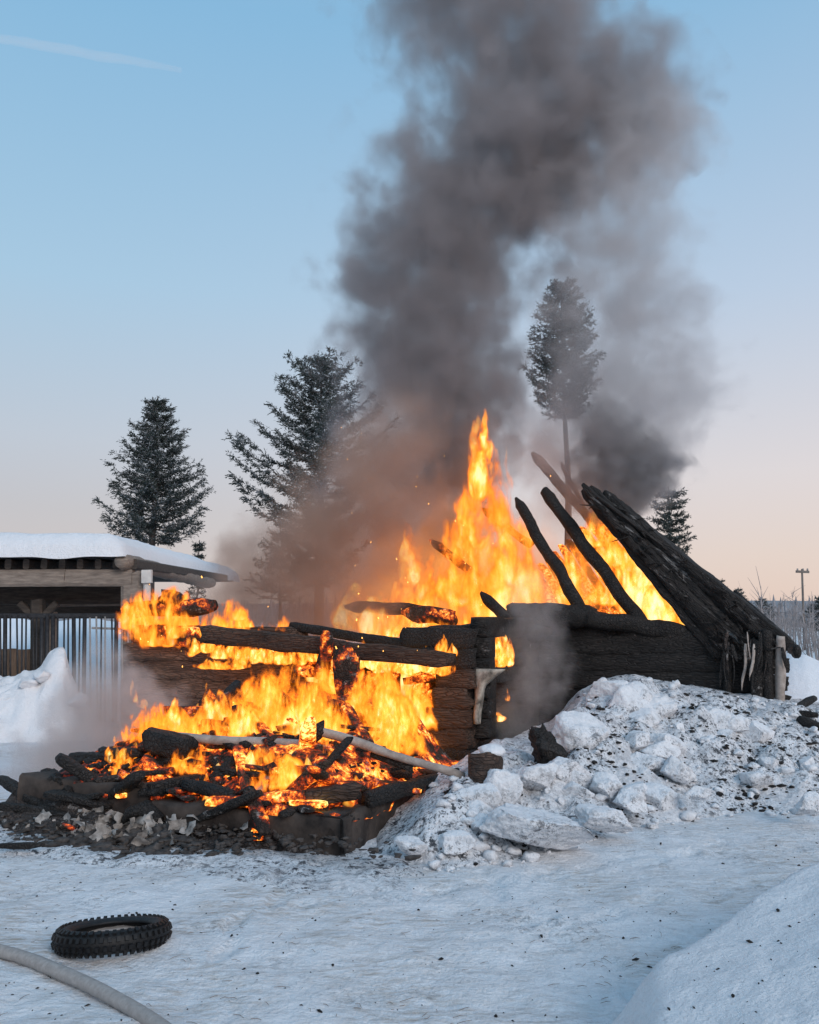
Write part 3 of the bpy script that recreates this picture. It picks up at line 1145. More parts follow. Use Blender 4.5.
# rafters still standing
log_obj('rafter', at(582, 612, 11.0), at(516, 498, 11.9), .085, M['char'], cabin, rough=.17, bend=.012, r1=.07, tip1=.3, seg=30)
log_obj('rafter', at(646, 628, 10.75), at(544, 491, 11.9), .088, M['char'], cabin, rough=.17, bend=.012, tip1=.7, seg=34)
for (a, b, r, mt) in ((((600, 530), 12.9), ((532, 452), 13.2), .075, 'char_ash'), (((584, 505), 13.0), ((561, 462), 13.3), .035, 'char'), (((532, 546), 12.4), ((482, 508), 12.8), .06, 'ember_low'),
                      (((478, 578), 12.2), ((430, 540), 12.6), .065, 'ember_low'), (((508, 622), 10.8), ((480, 592), 11.0), .07, 'char'),
                      (((455, 618), 11.0), ((402, 612), 11.4), .11, 'ember_low'), (((420, 610), 11.4), ((345, 606), 11.6), .08, 'char')):
    log_obj('fallen_rafter', at(*a[0], a[1]), at(*b[0], b[1]), r, M[mt], cabin, rough=.2, bend=.015, tip1=.3)
# glowing boards of the inner slope seen through the rafters
for i in range(17):
    f = i / 16
    p0 = at(lerp(520, 722, f), lerp(618, 640, f) + 8, 12.3 - .9 * f)
    p1 = at(lerp(505, 618, f), lerp(600, 505, f) - 6, 13.4 - .8 * f)
    log_obj('inner_board', p0, p1, .085, M['ember_hot'] if i % 3 else M['ember'], cabin, rough=.16, bend=.01, sides=8, seg=26, squash=.45)

# big fallen beam on top of the wing wall
log_obj('fallen_beam', at(205, 634, 9.6), at(452, 660, 8.75), .098, M['scorch'], cabin, sq=2, sides=20, rough=.12, bend=.006, seg=44, r1=.08, tip1=.8)
log_obj('fallen_beam', at(290, 626, 9.7), at(450, 651, 9.0), .05, M['char'], cabin, sq=1.5, sides=16, rough=.16, bend=.008, seg=30)
log_obj('fallen_beam', at(128, 610, 10.4), at(215, 606, 10.1), .10, M['ember_low'], cabin, rough=.2, bend=.02)
log_obj('fallen_beam', at(150, 634, 10.3), at(225, 640, 9.9), .12, M['ember'], cabin, sq=.3, rough=.15, bend=.01)
log_obj('fallen_beam', at(163, 596, 10.3), at(184, 603, 10.2), .10, M['char'], cabin, rough=.22)
# upright burnt frame inside the opening
log_obj('door_post', at(347, 652, 8.95), at(352, 756, 8.9), .14, M['ember_low'], cabin, sq=.5, rough=.12, bend=.01, seg=20)
log_obj('door_post', at(372, 660, 9.4), at(368, 748, 9.35), .10, M['ember'], cabin, sq=.5, rough=.15, bend=.02, seg=18)
# inner glowing heap behind the opening
for i in range(60):
    px, py = R.uniform(300, 446), R.uniform(655, 765)
    Y = 9.0 + R.uniform(0, .7)
    a = R.uniform(0, 6.28)
    L = R.uniform(14, 42)
    log_obj('burning_stick', at(px - L * math.cos(a), py - L * math.sin(a) * .6, Y), at(px + L * math.cos(a), py + L * math.sin(a) * .6, Y + R.uniform(-.2, .2)),
            R.uniform(.05, .11), M[R.choice(['ember_hot', 'ember', 'ember', 'ember_low', 'char'])], cabin, rough=.25, bend=.03, sides=9, squash=.7)

for i in range(6):
    log_obj('inner_log', at(268, 668 + 18 * i, 10.6), at(456, 672 + 18 * i, 10.2), .125, M['ember'] if i % 2 else M['ember_hot'], cabin, sq=2, sides=18, rough=.12, bend=.006, seg=26)

# window with its scorched enamel sheet
win = at(494, 672, 9.75)
frame = MB()
for k0, z0, k1, z1 in ((.40, 1.06, 1.55, 1.06),):
    pass
fo = log_obj('window_frame', at(480, 676, 9.0), at(532, 675, 10.2), .06, M['char_ash'], cabin, sq=.6, rough=.1, seg=16)
m = MB()
rows = []
for i in range(15):
    t = i / 14
    py = lerp(669, 724, t)
    rows.append([at(473 + 3 * t + j * (2.0 - .9 * t) * (1 + 2.2 * max(0, 1 - t * 3.2)) + 1.5 * math.sin(t * 5), py, 8.86 + .05 * math.cos(j * .9 + t * 2)) for j in range(6)])
m.grid(rows)
o = m.build('enamel_sheet', M['sheet'], cabin)
o.modifiers.new('thickness', 'SOLIDIFY').thickness = .012
m = MB()
rows = []
for i in range(13):
    t = i / 12
    px = lerp(474, 531, t)
    rows.append([at(px, 667 + j * 2.0 * (1 - .35 * t) + 1.2 * n3((i * .6, j, 0), .7, 3), lerp(8.86, 10.1, t) - .02 * math.sin(j)) for j in range(7)])
m.grid(rows)
o = m.build('window_ledge', M['char_ash'], cabin)
o.modifiers.new('thickness', 'SOLIDIFY').thickness = .012

# ---- footing of the burnt porch
FC = Vector((-.45, 6.0, 0))
foot = empty('concrete_footing', FC, 'low sooty concrete footing of the burnt porch under the blazing debris', 'footing')


def fbox(name, p0, p1, w, z0, z1, seed, inner):
    m = MB()
    rows = []
    p0, p1 = Vector(p0), Vector(p1)
    L = (p1 - p0).length
    n = int(L / .04)
    inn = Vector(inner)
    prof = [(0, z0), (0, lerp(z0, z1, .35)), (0, lerp(z0, z1, .7)), (.0, z1 - .015), (.02, z1), (w * .5, z1), (w, z1), (w, z0)]
    for i in range(n + 1):
        p = p0.lerp(p1, i / n)
        row = []
        for d, z in prof:
            q = p + inn * d + Vector((0, 0, z))
            e = .022 * n3(q, 5, seed) + .03 * n3(q, 1.7, seed) + .014 * n3(q, 13, seed)
            row.append(q + inn * e + Vector((0, 0, e * .8 if z > z0 else 0)))
        rows.append(row)
    b, nn = m.grid(rows)
    m.f.append(tuple(b + i for i in range(nn)))
    m.f.append(tuple(b + n * nn + i for i in range(nn - 1, -1, -1)))
    return m.build(name, M['concrete'], foot)


FL = FC - U * 2.9
FR = FC + V * 2.2
fbox('footing_wall', FL, FL + U * 1.28, .22, -.05, .36, 1, V)
fbox('footing_wall', FL + U * 1.31 - V * .03, FC - U * .02, .22, -.05, .27, 2, V)
fbox('footing_wall', FC + U * .0, FR, .2, -.05, .26, 3, -U)


# bed of coals and rubble filling the footing
def bed_h(s, q):
    x = FC - U * s + V * q
    e = sstep(0, .5, s) * sstep(2.9, 2.3, s) if False else min(sstep(-.02, .5, s), 1 - sstep(2.45, 2.95, s)) * sstep(0.05, .7, q)
    base = lerp(.22, .30, min(1, s / 2.9))
    return base + (.34 + (.22 * sstep(.5, 2.0, q)) * sstep(.15, .9, s)) * e * (1 - .45 * sstep(1.6, 2.9, s)) + .07 * n3(x, 2.2, 3) + .05 * n3(x, 6, 7) + .02 * n3(x, 15, 1)


m = MB()
rows = []
for i in range(91):
    s = 2.93 * i / 90
    rows.append([FC - U * s + V * (.03 + 2.6 * j / 70) + Vector((0, 0, bed_h(s, .03 + 2.6 * j / 70))) for j in range(71)])
m.grid(rows)
tag(m.build('coal_bed', M['ember']), 'bed of glowing coals and rubble filling the footing', 'coals', kind='stuff')


def bed_pt(s, q, dz=0.):
    return FC - U * s + V * q + Vector((0, 0, bed_h(s, q) + dz))


for lump_mat, lump_n, lump_label in (('char', 420, 'black charcoal lumps lying over the glowing coal bed'), ('ember_low', 420, 'smouldering charcoal lumps lying over the glowing coal bed')):
    m = MB()
    rnd = random.Random(lump_n + len(lump_mat))
    for i in range(lump_n):
        s, q = rnd.uniform(.0, 2.9), rnd.uniform(.02, 2.0)
        if lump_mat == 'char' and rnd.random() < .4:
            s, q = rnd.uniform(1.5, 2.9), rnd.uniform(0, .6)
        L = .02 + .055 * rnd.random() ** 2
        add_chunk(m, bed_pt(s, q, L * .2), (L * rnd.uniform(.8, 2.2), L, L * rnd.uniform(.5, .9)), i * .9, rnd, 1, .35, 5)
    tag(m.build('charcoal_lumps', M[lump_mat]), lump_label, 'charcoal', kind='stuff')

# charred planks and beams lying in the debris
rnd = random.Random(21)
for i in range(70):
    s, q = rnd.uniform(.05, 2.85), (rnd.uniform(.05, 1.9) if i < 48 else rnd.uniform(-.06, .25))
    a = rnd.gauss(0, .7)
    L = rnd.uniform(.12, .42)
    d = (U * math.cos(a) + V * math.sin(a))
    c = bed_pt(s, q, rnd.uniform(-.01, .05))
    tilt = Vector((0, 0, rnd.uniform(-.22, .22) if i % 3 else rnd.uniform(.3, .9) * rnd.choice((-1, 1))))
    mt = rnd.choice(['ember', 'ember_low', 'ember_hot', 'char', 'ember_low', 'char_ash'] if s < 2 else ['ember_low', 'char', 'char', 'ember'])
    o = log_obj('charred_plank', c - (d + tilt) * L, c + (d + tilt) * L, rnd.uniform(.03, .07), M[mt], None, sq=1.8, rough=.17, bend=.01, sides=16, squash=rnd.uniform(.25, .8),
                tip0=.85, tip1=.75)
    tag(o, {'char': 'black charred plank piece in the debris heap on the footing', 'char_ash': 'ash streaked plank piece in the debris heap on the footing',
            'ember': 'plank piece with glowing orange patches in the debris heap', 'ember_hot': 'plank piece glowing bright orange nearly all over in the debris heap',
            'ember_low': 'dark plank piece with a few glowing cracks in the debris heap'}[mt], 'plank',
        {'char': 'black planks in the debris', 'char_ash': 'ashy planks in the debris', 'ember': 'glowing planks in the debris', 'ember_hot': 'bright glowing planks in the debris',
         'ember_low': 'smouldering planks in the debris'}[mt])

named = [
    (at(40, 783, 7.15), at(100, 772, 7.3), .045, 'char', 'black charred board capping the left end of the footing', 'charred_board', 'board', dict(squash=.5)),
    (at(60, 788, 6.95), at(112, 792, 6.75), .035, 'char', 'thin black charred board along the top of the left footing wall', 'charred_board', 'board', dict(squash=.6)),
    (at(90, 768, 7.2), at(128, 758, 7.3), .055, 'char', 'crusty black board end at the back left of the coal bed', 'charred_board', 'board', dict(squash=.6)),
    (at(150, 790, 6.6), at(205, 778, 6.8), .05, 'char', 'black beam end poking over the middle of the footing front', 'charred_beam', 'beam', dict(sq=.5)),  # p0, p1, radius, material, label, name, category, kwargs
    (at(147, 739, 7.1), at(188, 748, 6.95), .085, 'char', 'short thick charred beam sticking out of the flames at the left of the heap', 'charred_beam', 'beam', dict(sq=.6, tip0=.95, tip1=.95)),
    (at(165, 736, 7.2), at(312, 746, 6.95), .035, 'grey_wood', 'pale bare pole lying across the burning heap from the charred beam', 'pole', 'pole', dict(bend=.01)),
    (at(316, 730, 7.0), at(464, 777, 6.9), .034, 'grey_wood', 'long grey pole sloping down right over the fire to the snow', 'pole', 'pole', dict(bend=.008)),
    (at(300, 744, 7.05), at(324, 728, 7.0), .07, 'char_ash', 'ashy knotted stub where the two pale poles meet', 'wood_stub', 'stub', dict(bend=.05)),
    (at(372, 752, 7.0), at(412, 768, 6.95), .035, 'char', 'black charred batten under the long grey pole', 'batten', 'batten', dict(sq=.5)),
    (at(214, 782, 6.75), at(246, 756, 6.9), .06, 'char_ash', 'leaning ash covered log in the middle of the heap', 'charred_log', 'log', {}),
    (at(252, 795, 6.5), at(285, 762, 6.8), .055, 'grey_wood', 'pale ash grey plank leaning among glowing coals', 'charred_log', 'log', dict(squash=.5)),
    (at(304, 799, 6.35), at(360, 791, 6.3), .062, 'scorch', 'thick brown beam end resting on the footing corner', 'charred_beam', 'beam', dict(sq=.6, tip0=.95, tip1=.95)),
    (at(366, 800, 6.4), at(440, 778, 7.3), .055, 'char', 'black charred beam lying along the right side of the footing', 'charred_beam', 'beam', dict(sq=.2)),
    (at(186, 786, 6.6), at(236, 796, 6.4), .05, 'char', 'crusty black log end over the footing front', 'charred_log', 'log', dict(rough=.3)),
    (at(58, 778, 7.05), at(128, 747, 7.5), .06, 'ember_low', 'charred board along the left edge of the coal bed', 'charred_board', 'board', dict(squash=.4)),
    (at(75, 782, 6.9), at(170, 770, 6.8), .06, 'ember_low', 'smouldering board at the left front edge of the coal bed', 'charred_board', 'board', dict(squash=.5)),
    (at(382, 655, 9.2), at(392, 690, 9.2), .12, 'ember', 'glowing chunk of timber hanging in the burnt wall opening', 'timber_chunk', 'timber', dict(rough=.25)),
    (at(200, 725, 8.8), at(212, 700, 9.0), .12, 'ember_low', 'scorched stump of wood before the log wall flames', 'wood_stub', 'stub', dict(rough=.25)),
    (at(222, 738, 8.6), at(250, 712, 8.9), .13, 'ember_low', 'second scorched stump of wood right of the first', 'wood_stub', 'stub', dict(rough=.25)),
]
for (a, b, r, mt, lab, nm, ct, kw) in named:
    kw = dict(dict(rough=.18, bend=.012, tip0=.9, tip1=.8, sides=18), **kw)
    if kw.get('sq', 0) >= .5:
        kw['sq'] = 2.2
    o = log_obj(nm, a, b, r, M[mt], None, **kw)
    tag(o, lab, ct)

# sooty slush round the footing
m = MB()
rows = []
for i in range(81):
    s = 3.9 - 4.6 * i / 80
    row = []
    for j in range(31):
        q = -.2 + (1.0 + .25 * n3((s * 1.5, 0, 0), 1, 7)) * j / 30
        p = FC - U * s - V * q
        p.z = ground_h(p.x, p.y) + .035 * min(1, (30 - j) / 6, i / 6, (80 - i) / 6) - .012 + .02 * n3(p, 7, 2)
        row.append(p)
    rows.append(row)
m.grid(rows)
tag(m.build('slush', M['snow_soot']), kind='structure')

# rubble and ash before the footing
m = MB()
rnd = random.Random(9)
rows = []
for i in range(61):
    s = 3.3 - 3.5 * i / 60
    rows.append([FC - U * s - V * (-.1 + (.20 + .36 * sstep(.2, 1.3, s) * (1 - .4 * sstep(2.2, 3.2, s)) + .06 * n3((s, 0, 0), 3, 3)) * j / 20) + Vector((0, 0, (.15 + .09 * sstep(1.1, 2.2, s) + .07 * n3((s, j * .1, 0), 2, 3) + .03 * n3((s, j * .1, 0), 6, 5)) * (1 - j / 20) ** .8 * min(1, sstep(0, .4, 3.3 - s), sstep(-.2, .5, s)) + .025 * n3((s, j * .05, 0), 9, 3) - .02 * (j / 20) - .01))
                 for j in range(21)])
m.grid(rows)
tag(m.build('rubble_heap', M['rubble']), 'low heap of black ash and rubble along the footing front', 'rubble', kind='stuff')
m = MB()
for i in range(800):
    s = rnd.gauss(1.45, .75)
    q = rnd.uniform(-.02, .25 + .33 * sstep(.2, 1.3, s))
    p = FC - U * s - V * q + Vector((0, 0, .12 * (1 - q / .55) + .015))
    L = rnd.uniform(.02, .075) * (1.3 if abs(s - 1.6) < .5 else .8)
    add_chunk(m, p, (L * rnd.uniform(.5, 1.1), L * rnd.uniform(.3, .8), L * rnd.uniform(.12, .5)), i * 1.3, rnd, 2 if L > .05 else 1, .5, 6, 1.6)
tag(m.build('ash_flakes', M['ash']), 'curled grey ash flakes and scraps strewn along the footing front', 'ash', kind='stuff')
m = MB()
for i in range(110):
    s = rnd.gauss(1.75, .33)
    q = rnd.uniform(.0, .42)
    p = FC - U * s - V * q + Vector((0, 0, .13 * (1 - q / .55) + .02))
    L = .015 + .05 * rnd.random() ** 1.5
    rows = []
    d1 = Vector((rnd.gauss(0, 1), rnd.gauss(0, 1), rnd.gauss(0, .8))).normalized()
    d2 = d1.cross(Vector((rnd.gauss(0, 1), rnd.gauss(0, 1), rnd.gauss(0, 1)))).normalized()
    nn = d1.cross(d2)
    for u in range(5):
        rows.append([p + d1 * L * (u / 2 - 1) * (1 + .4 * n3((u, w, i), .9, 3)) + d2 * L * .7 * (w / 1.5 - 1) + nn * L * .8 * n3((u, w, i), .55, 8) + Vector((0, 0, L * .4)) for w in range(4)])
    m.grid(rows)
tag(m.build('pale_scraps', M['scrap']), 'crumpled pale grey scraps of burnt sheet among the rubble', 'scraps', kind='stuff')
m = MB()
add_chunk(m, (0, 0, 0), (.13, .1, .12), 3, rnd, 3, .3, 5)
o = m.build('crumpled_sheet', M['scrap'])
o.location = at(143, 824, 6.45)
tag(o, 'crumpled pale scrap at the left of the rubble below the footing', 'scrap')
m = MB()
m.tube([at(124, 822, 6.5), at(130, 812, 6.5), at(145, 808, 6.5), at(160, 818, 6.45)], [.05, .09, .10, .05], 9, 3, .3, 5, squash=.5)
tag(m.build('charred_lump', M['char']), 'black charred lump arching over the pale scrap', 'lump')

# charred branches at the left
for (a, b, r, lab) in (((0, 779, 7.3), (46, 808, 6.9), .05, 'upper black charred branch sloping down at the left edge'),
                       ((0, 806, 6.95), (60, 815, 6.75), .045, 'lower black charred branch at the left edge'),
                       ((40, 806, 6.9), (108, 826, 6.5), .03, 'thin charred branch running to the glowing ember on the snow'),
                       ((0, 846, 6.05), (46, 845, 6.05), .03, 'short black charred stick lying lowest at the left edge'),
                       ((46, 812, 6.75), (112, 823, 6.55), .025, 'charred lath lying against the footing left end')):
    o = log_obj('charred_branch', at(*a), at(*b), r * .75, M['char'], None, rough=.2, bend=.01, tip1=.4, sq=.8, sides=14)
    tag(o, lab, 'branch')
o = log_obj('ember_stick', at(57, 824, 6.5), at(73, 829, 6.42), .017, M['ember'], None, rough=.3)
tag(o, 'glowing orange ember on the black branches at the left', 'ember')

# sawn log standing in the snow, dark lump beside it
lg = empty('sawn_log', at(486, 783, 6.75), 'short sawn log end with a snow cap at the edge of the pile', 'log')
log_obj('trunk_piece', at(485, 790, 6.75), at(486, 756, 6.85), .135, M['scorch'], lg, rough=.07, bend=0, sides=18, seg=10, tip0=1, tip1=.97)
m = MB()
add_chunk(m, at(491, 751, 6.85), (.115, .11, .055), 2.2, random.Random(3), 3, .12, 2)
m.build('snow_cap', M['snow_clean'], lg)
o = MB()
add_chunk(o, (0, 0, 0), (.20, .17, .19), 8, random.Random(12), 4, .32, 6)
o = o.build('charred_lump', M['char'])
o.location = at(546, 748, 7.6)
tag(o, 'ragged black charred lump stuck in the snow left of the big white block', 'lump')
o = log_obj('charred_branch', at(572, 716, 8.7), at(594, 708, 8.75), .04, M['char'], None, rough=.3)
tag(o, 'small black charred stick on top of the pile', 'branch')
for (a, b, r, lab) in (((796, 709, 9.4), (815, 698, 9.6), .045, 'black branch pointing up right beyond the gable corner'),
                       ((780, 712, 9.2), (819, 716, 9.0), .04, 'charred stick lying flat at the right edge of the pile'),
                       ((800, 720, 8.9), (835, 735, 8.6), .05, 'thick charred stick lowest at the right edge of the pile')):
    o = log_obj('charred_branch', at(*a), at(*b), r, M['char'], None, rough=.25, bend=.03)
    tag(o, lab, 'branch')

# ================================================================== FIRES
def fire(label, px, py, Y):
    return empty('fire', at(px, py, Y), label, 'fire')


RF = random.Random(77)
f1 = fire('tall blaze rising from inside the cabin behind the walls', 470, 620, 12.2)
top1 = [(335, 596), (365, 575), (395, 545), (412, 515), (432, 560), (452, 500), (470, 440), (482, 402), (497, 440), (515, 480), (540, 520), (570, 540), (600, 545), (640, 575), (690, 622)]
for (px, py, Y, w, hgt, mt) in ((482, 560, 12.4, 46, 165, 'flame_big'), (481, 505, 12.3, 30, 112, 'flame'), (484, 470, 12.3, 20, 70, 'flame'), (412, 590, 12.1, 24, 84, 'flame'), (478, 615, 12.4, 90, 190, 'flame_big'), (455, 615, 12.2, 60, 130, 'flame_big'), (512, 612, 12.3, 64, 160, 'flame_big'),
                                (420, 615, 12.3, 44, 115, 'flame_big'), (408, 590, 12.2, 26, 85, 'flame'), (440, 630, 12.0, 76, 90, 'flame_big'), (400, 632, 11.9, 60, 60, 'flame'),
                                (355, 632, 11.9, 60, 50, 'flame'), (520, 630, 12.0, 76, 120, 'flame_big'), (480, 635, 11.8, 76, 100, 'flame_big'), (380, 640, 11.6, 60, 50, 'flame'),
                                (450, 645, 11.4, 80, 50, 'flame'), (495, 530, 12.3, 44, 80, 'flame_big'),
                                (545, 640, 12.9, 150, 170, 'flame_soft'), (480, 640, 13.1, 170, 240, 'flame_soft'), (610, 645, 12.5, 120, 150, 'flame_soft'), (400, 645, 13.0, 150, 140, 'flame_soft'),
                                (575, 625, 12.0, 40, 90, 'flame'), (605, 610, 11.9, 45, 80, 'flame'), (632, 620, 11.8, 40, 75, 'flame'), (660, 640, 11.6, 44, 70, 'flame'),
                                (620, 570, 12.0, 40, 60, 'flame'), (595, 550, 12.1, 36, 50, 'flame'), (648, 590, 11.7, 34, 50, 'flame'), (690, 642, 11.5, 36, 46, 'flame'), (672, 615, 11.6, 34, 44, 'flame'), (635, 575, 11.9, 40, 60, 'flame'), (708, 650, 11.4, 26, 26, 'flame')):
    flame(f1, px, py, Y, w, hgt, mt, rnd=RF)

f2 = fire('rolling ball of flame on the left end of the log wall', 170, 635, 10.2)
for (px, py, Y, w, hgt, lean) in ((150, 640, 10.2, 60, 46, -.2), (178, 638, 10.1, 50, 50, .1), (135, 630, 10.3, 34, 38, -.3), (240, 622, 9.8, 26, 28, .2),
                                  (160, 648, 10.1, 50, 26, 0), (182, 640, 10.0, 30, 24, .1)):
    flame(f2, px, py, Y, w, hgt, 'flame', lean, rnd=RF)
sheet(f2, at(160, 648, 10.15), 1.15, .6, .85, 'sheet_flame', .2, 60)
sheet(f2, at(225, 640, 9.85), .8, .5, .55, 'sheet_flame', .2, 61)
sheet(f2, at(275, 634, 9.7), .62, .4, .30, 'sheet_flame', .2, 62)
f3 = fire('line of flame licking along the underside of the fallen beam', 300, 660, 9.2)
for i in range(22):
    t = i / 21
    flame(f3, lerp(196, 440, t), lerp(655, 676, t) + RF.uniform(-3, 3), lerp(9.62, 8.85, t), RF.uniform(18, 34), RF.uniform(10, 22) * (1.6 if t > .4 else 1), 'flame_small', RF.uniform(-.5, .5), rnd=RF)
f4 = fire('bright flame climbing the foot of the log wall', 222, 745, 9.2)
sheet(f4, at(224, 752, 9.05), .80, .5, 1.08, 'sheet_flame', .2, 3)
sheet(f4, at(218, 735, 9.15), .5, .4, .78, 'sheet_flame', .2, 5)
sheet(f4, at(175, 752, 8.9), .6, .4, .34, 'sheet_flame', .2, 8)
for (px, py, w, hgt) in ((215, 670, 44, 12), (235, 670, 34, 12), (262, 718, 50, 12), (290, 718, 60, 11)):
    flame(f4, px, py, 9.05, w, hgt, 'flame_small', RF.uniform(-.1, .1), rnd=RF)
f5 = fire('fierce fire filling the burnt opening of the log wall', 370, 760, 9.1)
for k, (px, py, Y, w, d, h) in enumerate(((370, 765, 9.35, 1.75, .7, 1.25), (330, 745, 8.95, .7, .4, .95), (405, 735, 9.0, .8, .5, .8), (372, 772, 8.6, 1.2, .5, .55), (425, 770, 8.75, .5, .4, .45))):
    sheet(f5, at(px, py, Y), w, d, h, 'sheet_flame', -.25, 20 + k)
for (px, py, w, hgt) in ((318, 690, 30, 44), (405, 700, 60, 50), (420, 680, 50, 30), (385, 690, 40, 40)):
    flame(f5, px, py, 9.4, w, hgt, 'flame', RF.uniform(-.2, .2), rnd=RF)
f6 = fire('flames over the debris heap on the footing', 250, 780, 6.9)
for i in range(60):
    s, q = RF.uniform(.15, 2.4), RF.uniform(.1, 1.7)
    p = bed_pt(s, q)
    sc_ = RF.uniform(.45, 1.15) * (1.35 if 1.6 < s < 2.2 else 1)
    k = ('flame' if RF.random() < .35 else 'flame_small')
    kk = (k, RF.randrange(5))
    if kk not in FM:
        FM[kk] = flame_mesh(kk[1])
        FM[kk].materials.append(M[k])
    o = link('flame', FM[kk], None, f6)
    o.location = p - Vector((0, 0, .03))
    o.scale = (.26 * sc_, .26 * sc_, RF.uniform(.12, .30) * sc_)
    o.rotation_euler = (RF.uniform(-.25, .25), RF.uniform(-.3, .3), RF.uniform(0, 6))
for k, (s, q, w_, d_, h_) in enumerate(((2.12, .75, .95, .7, .42), (1.55, 1.05, 1.1, .8, .55), (.95, 1.25, 1.1, .8, .58), (.35, 1.55, .85, .8, .70), (1.3, 1.6, 1.5, .8, .65), (.55, 1.7, 1.0, .7, .7),
                                        (.75, .35, .7, .5, .36), (1.5, .45, .8, .5, .30))):
    sheet(f6, bed_pt(s, q) - Vector((0, 0, .07)), w_, d_, h_, 'sheet_flame_fine', -.37, 40 + k)
f7 = fire('small flames in the window hole beside the wall corner', 500, 700, 9.6)
for (px, py, Y, w, hgt) in ((492, 672, 9.4, 16, 40), (502, 670, 9.6, 20, 44), (510, 668, 9.8, 12, 36), (470, 665, 9.1, 14, 12), (484, 722, 9.2, 9, 36), (495, 722, 9.3, 22, 12), (508, 702, 9.5, 7, 14), (490, 700, 9.4, 6, 12)):
    flame(f7, px, py, Y, w, hgt, 'flame_small', RF.uniform(-.1, .1), rnd=RF)
f8 = fire('small lone flame on the left end of the log wall', 136, 707, 10.3)
for (px, py, w, hgt, l) in ((135, 704, 9, 30, -.1), (141, 706, 14, 9, .5)):
    flame(f8, px, py, 10.25, w, hgt, 'flame_small', l, rnd=RF)
f9 = fire('small flame on the fallen beam near the wall corner', 460, 652, 9.0)
flame(f9, 440, 656, 8.9, 16, 24, 'flame_small', 0, rnd=RF)
flame(f9, 452, 658, 8.85, 16, 14, 'flame_small', 0, rnd=RF)

# ================================================================== SMOKE
smoke_object('smoke', [(625, 400, 60), (570, 405, 78), (500, 412, 104), (440, 434, 116), (400, 434, 114), (350, 434, 116), (300, 432, 124), (250, 456, 126), (200, 492, 148), (150, 524, 168),
                       (100, 550, 162), (50, 530, 150), (0, 490, 150), (-80, 470, 170), (-200, 450, 180)], 13.2, 3.7,
             'thick dark column of smoke towering over the burning cabin', col=(.475, .435, .44), kn=2.8, edge=1.0, nscale=.95, warp=.55, detail=6,
             dens_curve=[(0, .7), (.12, .9), (.25, 1), (.45, .95), (.55, .8), (.7, .6), (1, .4)], step=.8)
smoke_object('smoke', [(545, 590, 50), (500, 592, 92), (450, 602, 112), (420, 618, 118), (380, 638, 106), (340, 632, 104), (300, 626, 98), (250, 622, 88), (200, 625, 85), (150, 640, 85), (110, 650, 70), (60, 640, 50)], 12.4, 1.6,
             'pale thin smoke veiling the tall pine right of the dark column', col=(.70, .66, .66), extra_seed=5., kn=2.8, edge=.9, detail=5)
smoke_object('smoke', [(540, 600, 14), (505, 616, 46), (475, 626, 64), (445, 620, 52), (415, 602, 40), (385, 588, 34), (350, 580, 24)], 12.0, 6.5,
             'dense dark puff of smoke boiling off the top of the charred roof', col=(.45, .43, .44), nscale=1.9, warp=.2, kn=2.3, edge=.7, extra_seed=11., detail=5,
             dens_curve=[(0, .6), (.3, 1), (.6, .55), (.8, .25), (1, .1)])
smoke_object('smoke', [(690, 285, 80), (645, 285, 120), (600, 300, 125), (560, 316, 115), (520, 342, 98), (470, 366, 82), (420, 384, 66), (370, 396, 50)], 11.4, 3.2,
             'brownish haze of smoke drifting over the low log wall', col=(.66, .48, .39), extra_seed=21., kn=2.0, edge=.9, margin=1.15, warp=.3,
             dens_curve=[(0, .3), (.25, .75), (.5, 1), (.7, .6), (1, .1)])
smoke_object('smoke', [(820, 44, 70), (785, 66, 98), (745, 92, 104), (710, 110, 88), (670, 110, 52), (632, 90, 22)], 8.7, 4.6,
             'pinkish wisp of smoke curling over the snow at the left of the heap', col=(.88, .80, .77), nscale=1.9, warp=.18, extra_seed=31., kn=2.2, edge=.9, ry=.4)
smoke_object('smoke', [(775, 516, 26), (740, 518, 40), (705, 526, 44), (665, 540, 42), (625, 536, 40), (590, 526, 32), (556, 520, 18)], 9.2, 1.15,
             'grey wisp of smoke rising before the black gable wall', col=(.93, .90, .89), nscale=2.6, warp=.10, extra_seed=41., kn=2., edge=.9)

# ================================================================== OPEN SHED at the left
SH = Vector((-4.4, 13.0, 0))
shed = empty('open_shed', (-6.5, 14, 0), 'open timber shed with a thick snow covered roof behind the railings', 'shed')


def plank(name, p0, p1, w, hgt, mat, parent, seed=1., rough=.02, seg=10):
    m = MB()
    p0, p1 = Vector(p0), Vector(p1)
    m.tube([p0.lerp(p1, i / seg) for i in range(seg + 1)], [w / 2 * 1.08] * (seg + 1), 16, seed, rough, 3, sq=2.2, squash=hgt / w)
    o = m.build(name, M[mat], parent, smooth=False)
    return o


def S(px, py, Y=13.0):
    return at(px, py, Y)


plank('beam', S(-120, 579), S(66, 578), .14, .24, 'beam', shed, 1)
plank('beam', S(66.6, 578), S(133, 578), .14, .235, 'beam', shed, 2)
plank('beam', S(60, 602, 15.5), S(123, 601, 15.5), .12, .16, 'beam', shed, 3)
plank('beam', S(-110, 593, 14.2), S(126, 592, 14.2), .2, .36, 'beam_dark', shed, 14)  # added dark strip, stands in for the shade under the shed roof
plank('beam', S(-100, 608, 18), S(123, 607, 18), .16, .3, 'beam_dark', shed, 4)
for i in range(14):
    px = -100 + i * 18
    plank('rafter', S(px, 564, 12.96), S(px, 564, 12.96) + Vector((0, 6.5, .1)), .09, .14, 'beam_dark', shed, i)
log_obj('verge_log', S(121, 561, 12.75), S(121, 561, 12.75) + Vector((.1, 5.5, -.1)), .125, M['beam'], shed, rough=.05, bend=.004)
plank('post', S(133, 572, 13.05), S(133, 720, 13.05), .3, .2, 'beam', shed, 6)
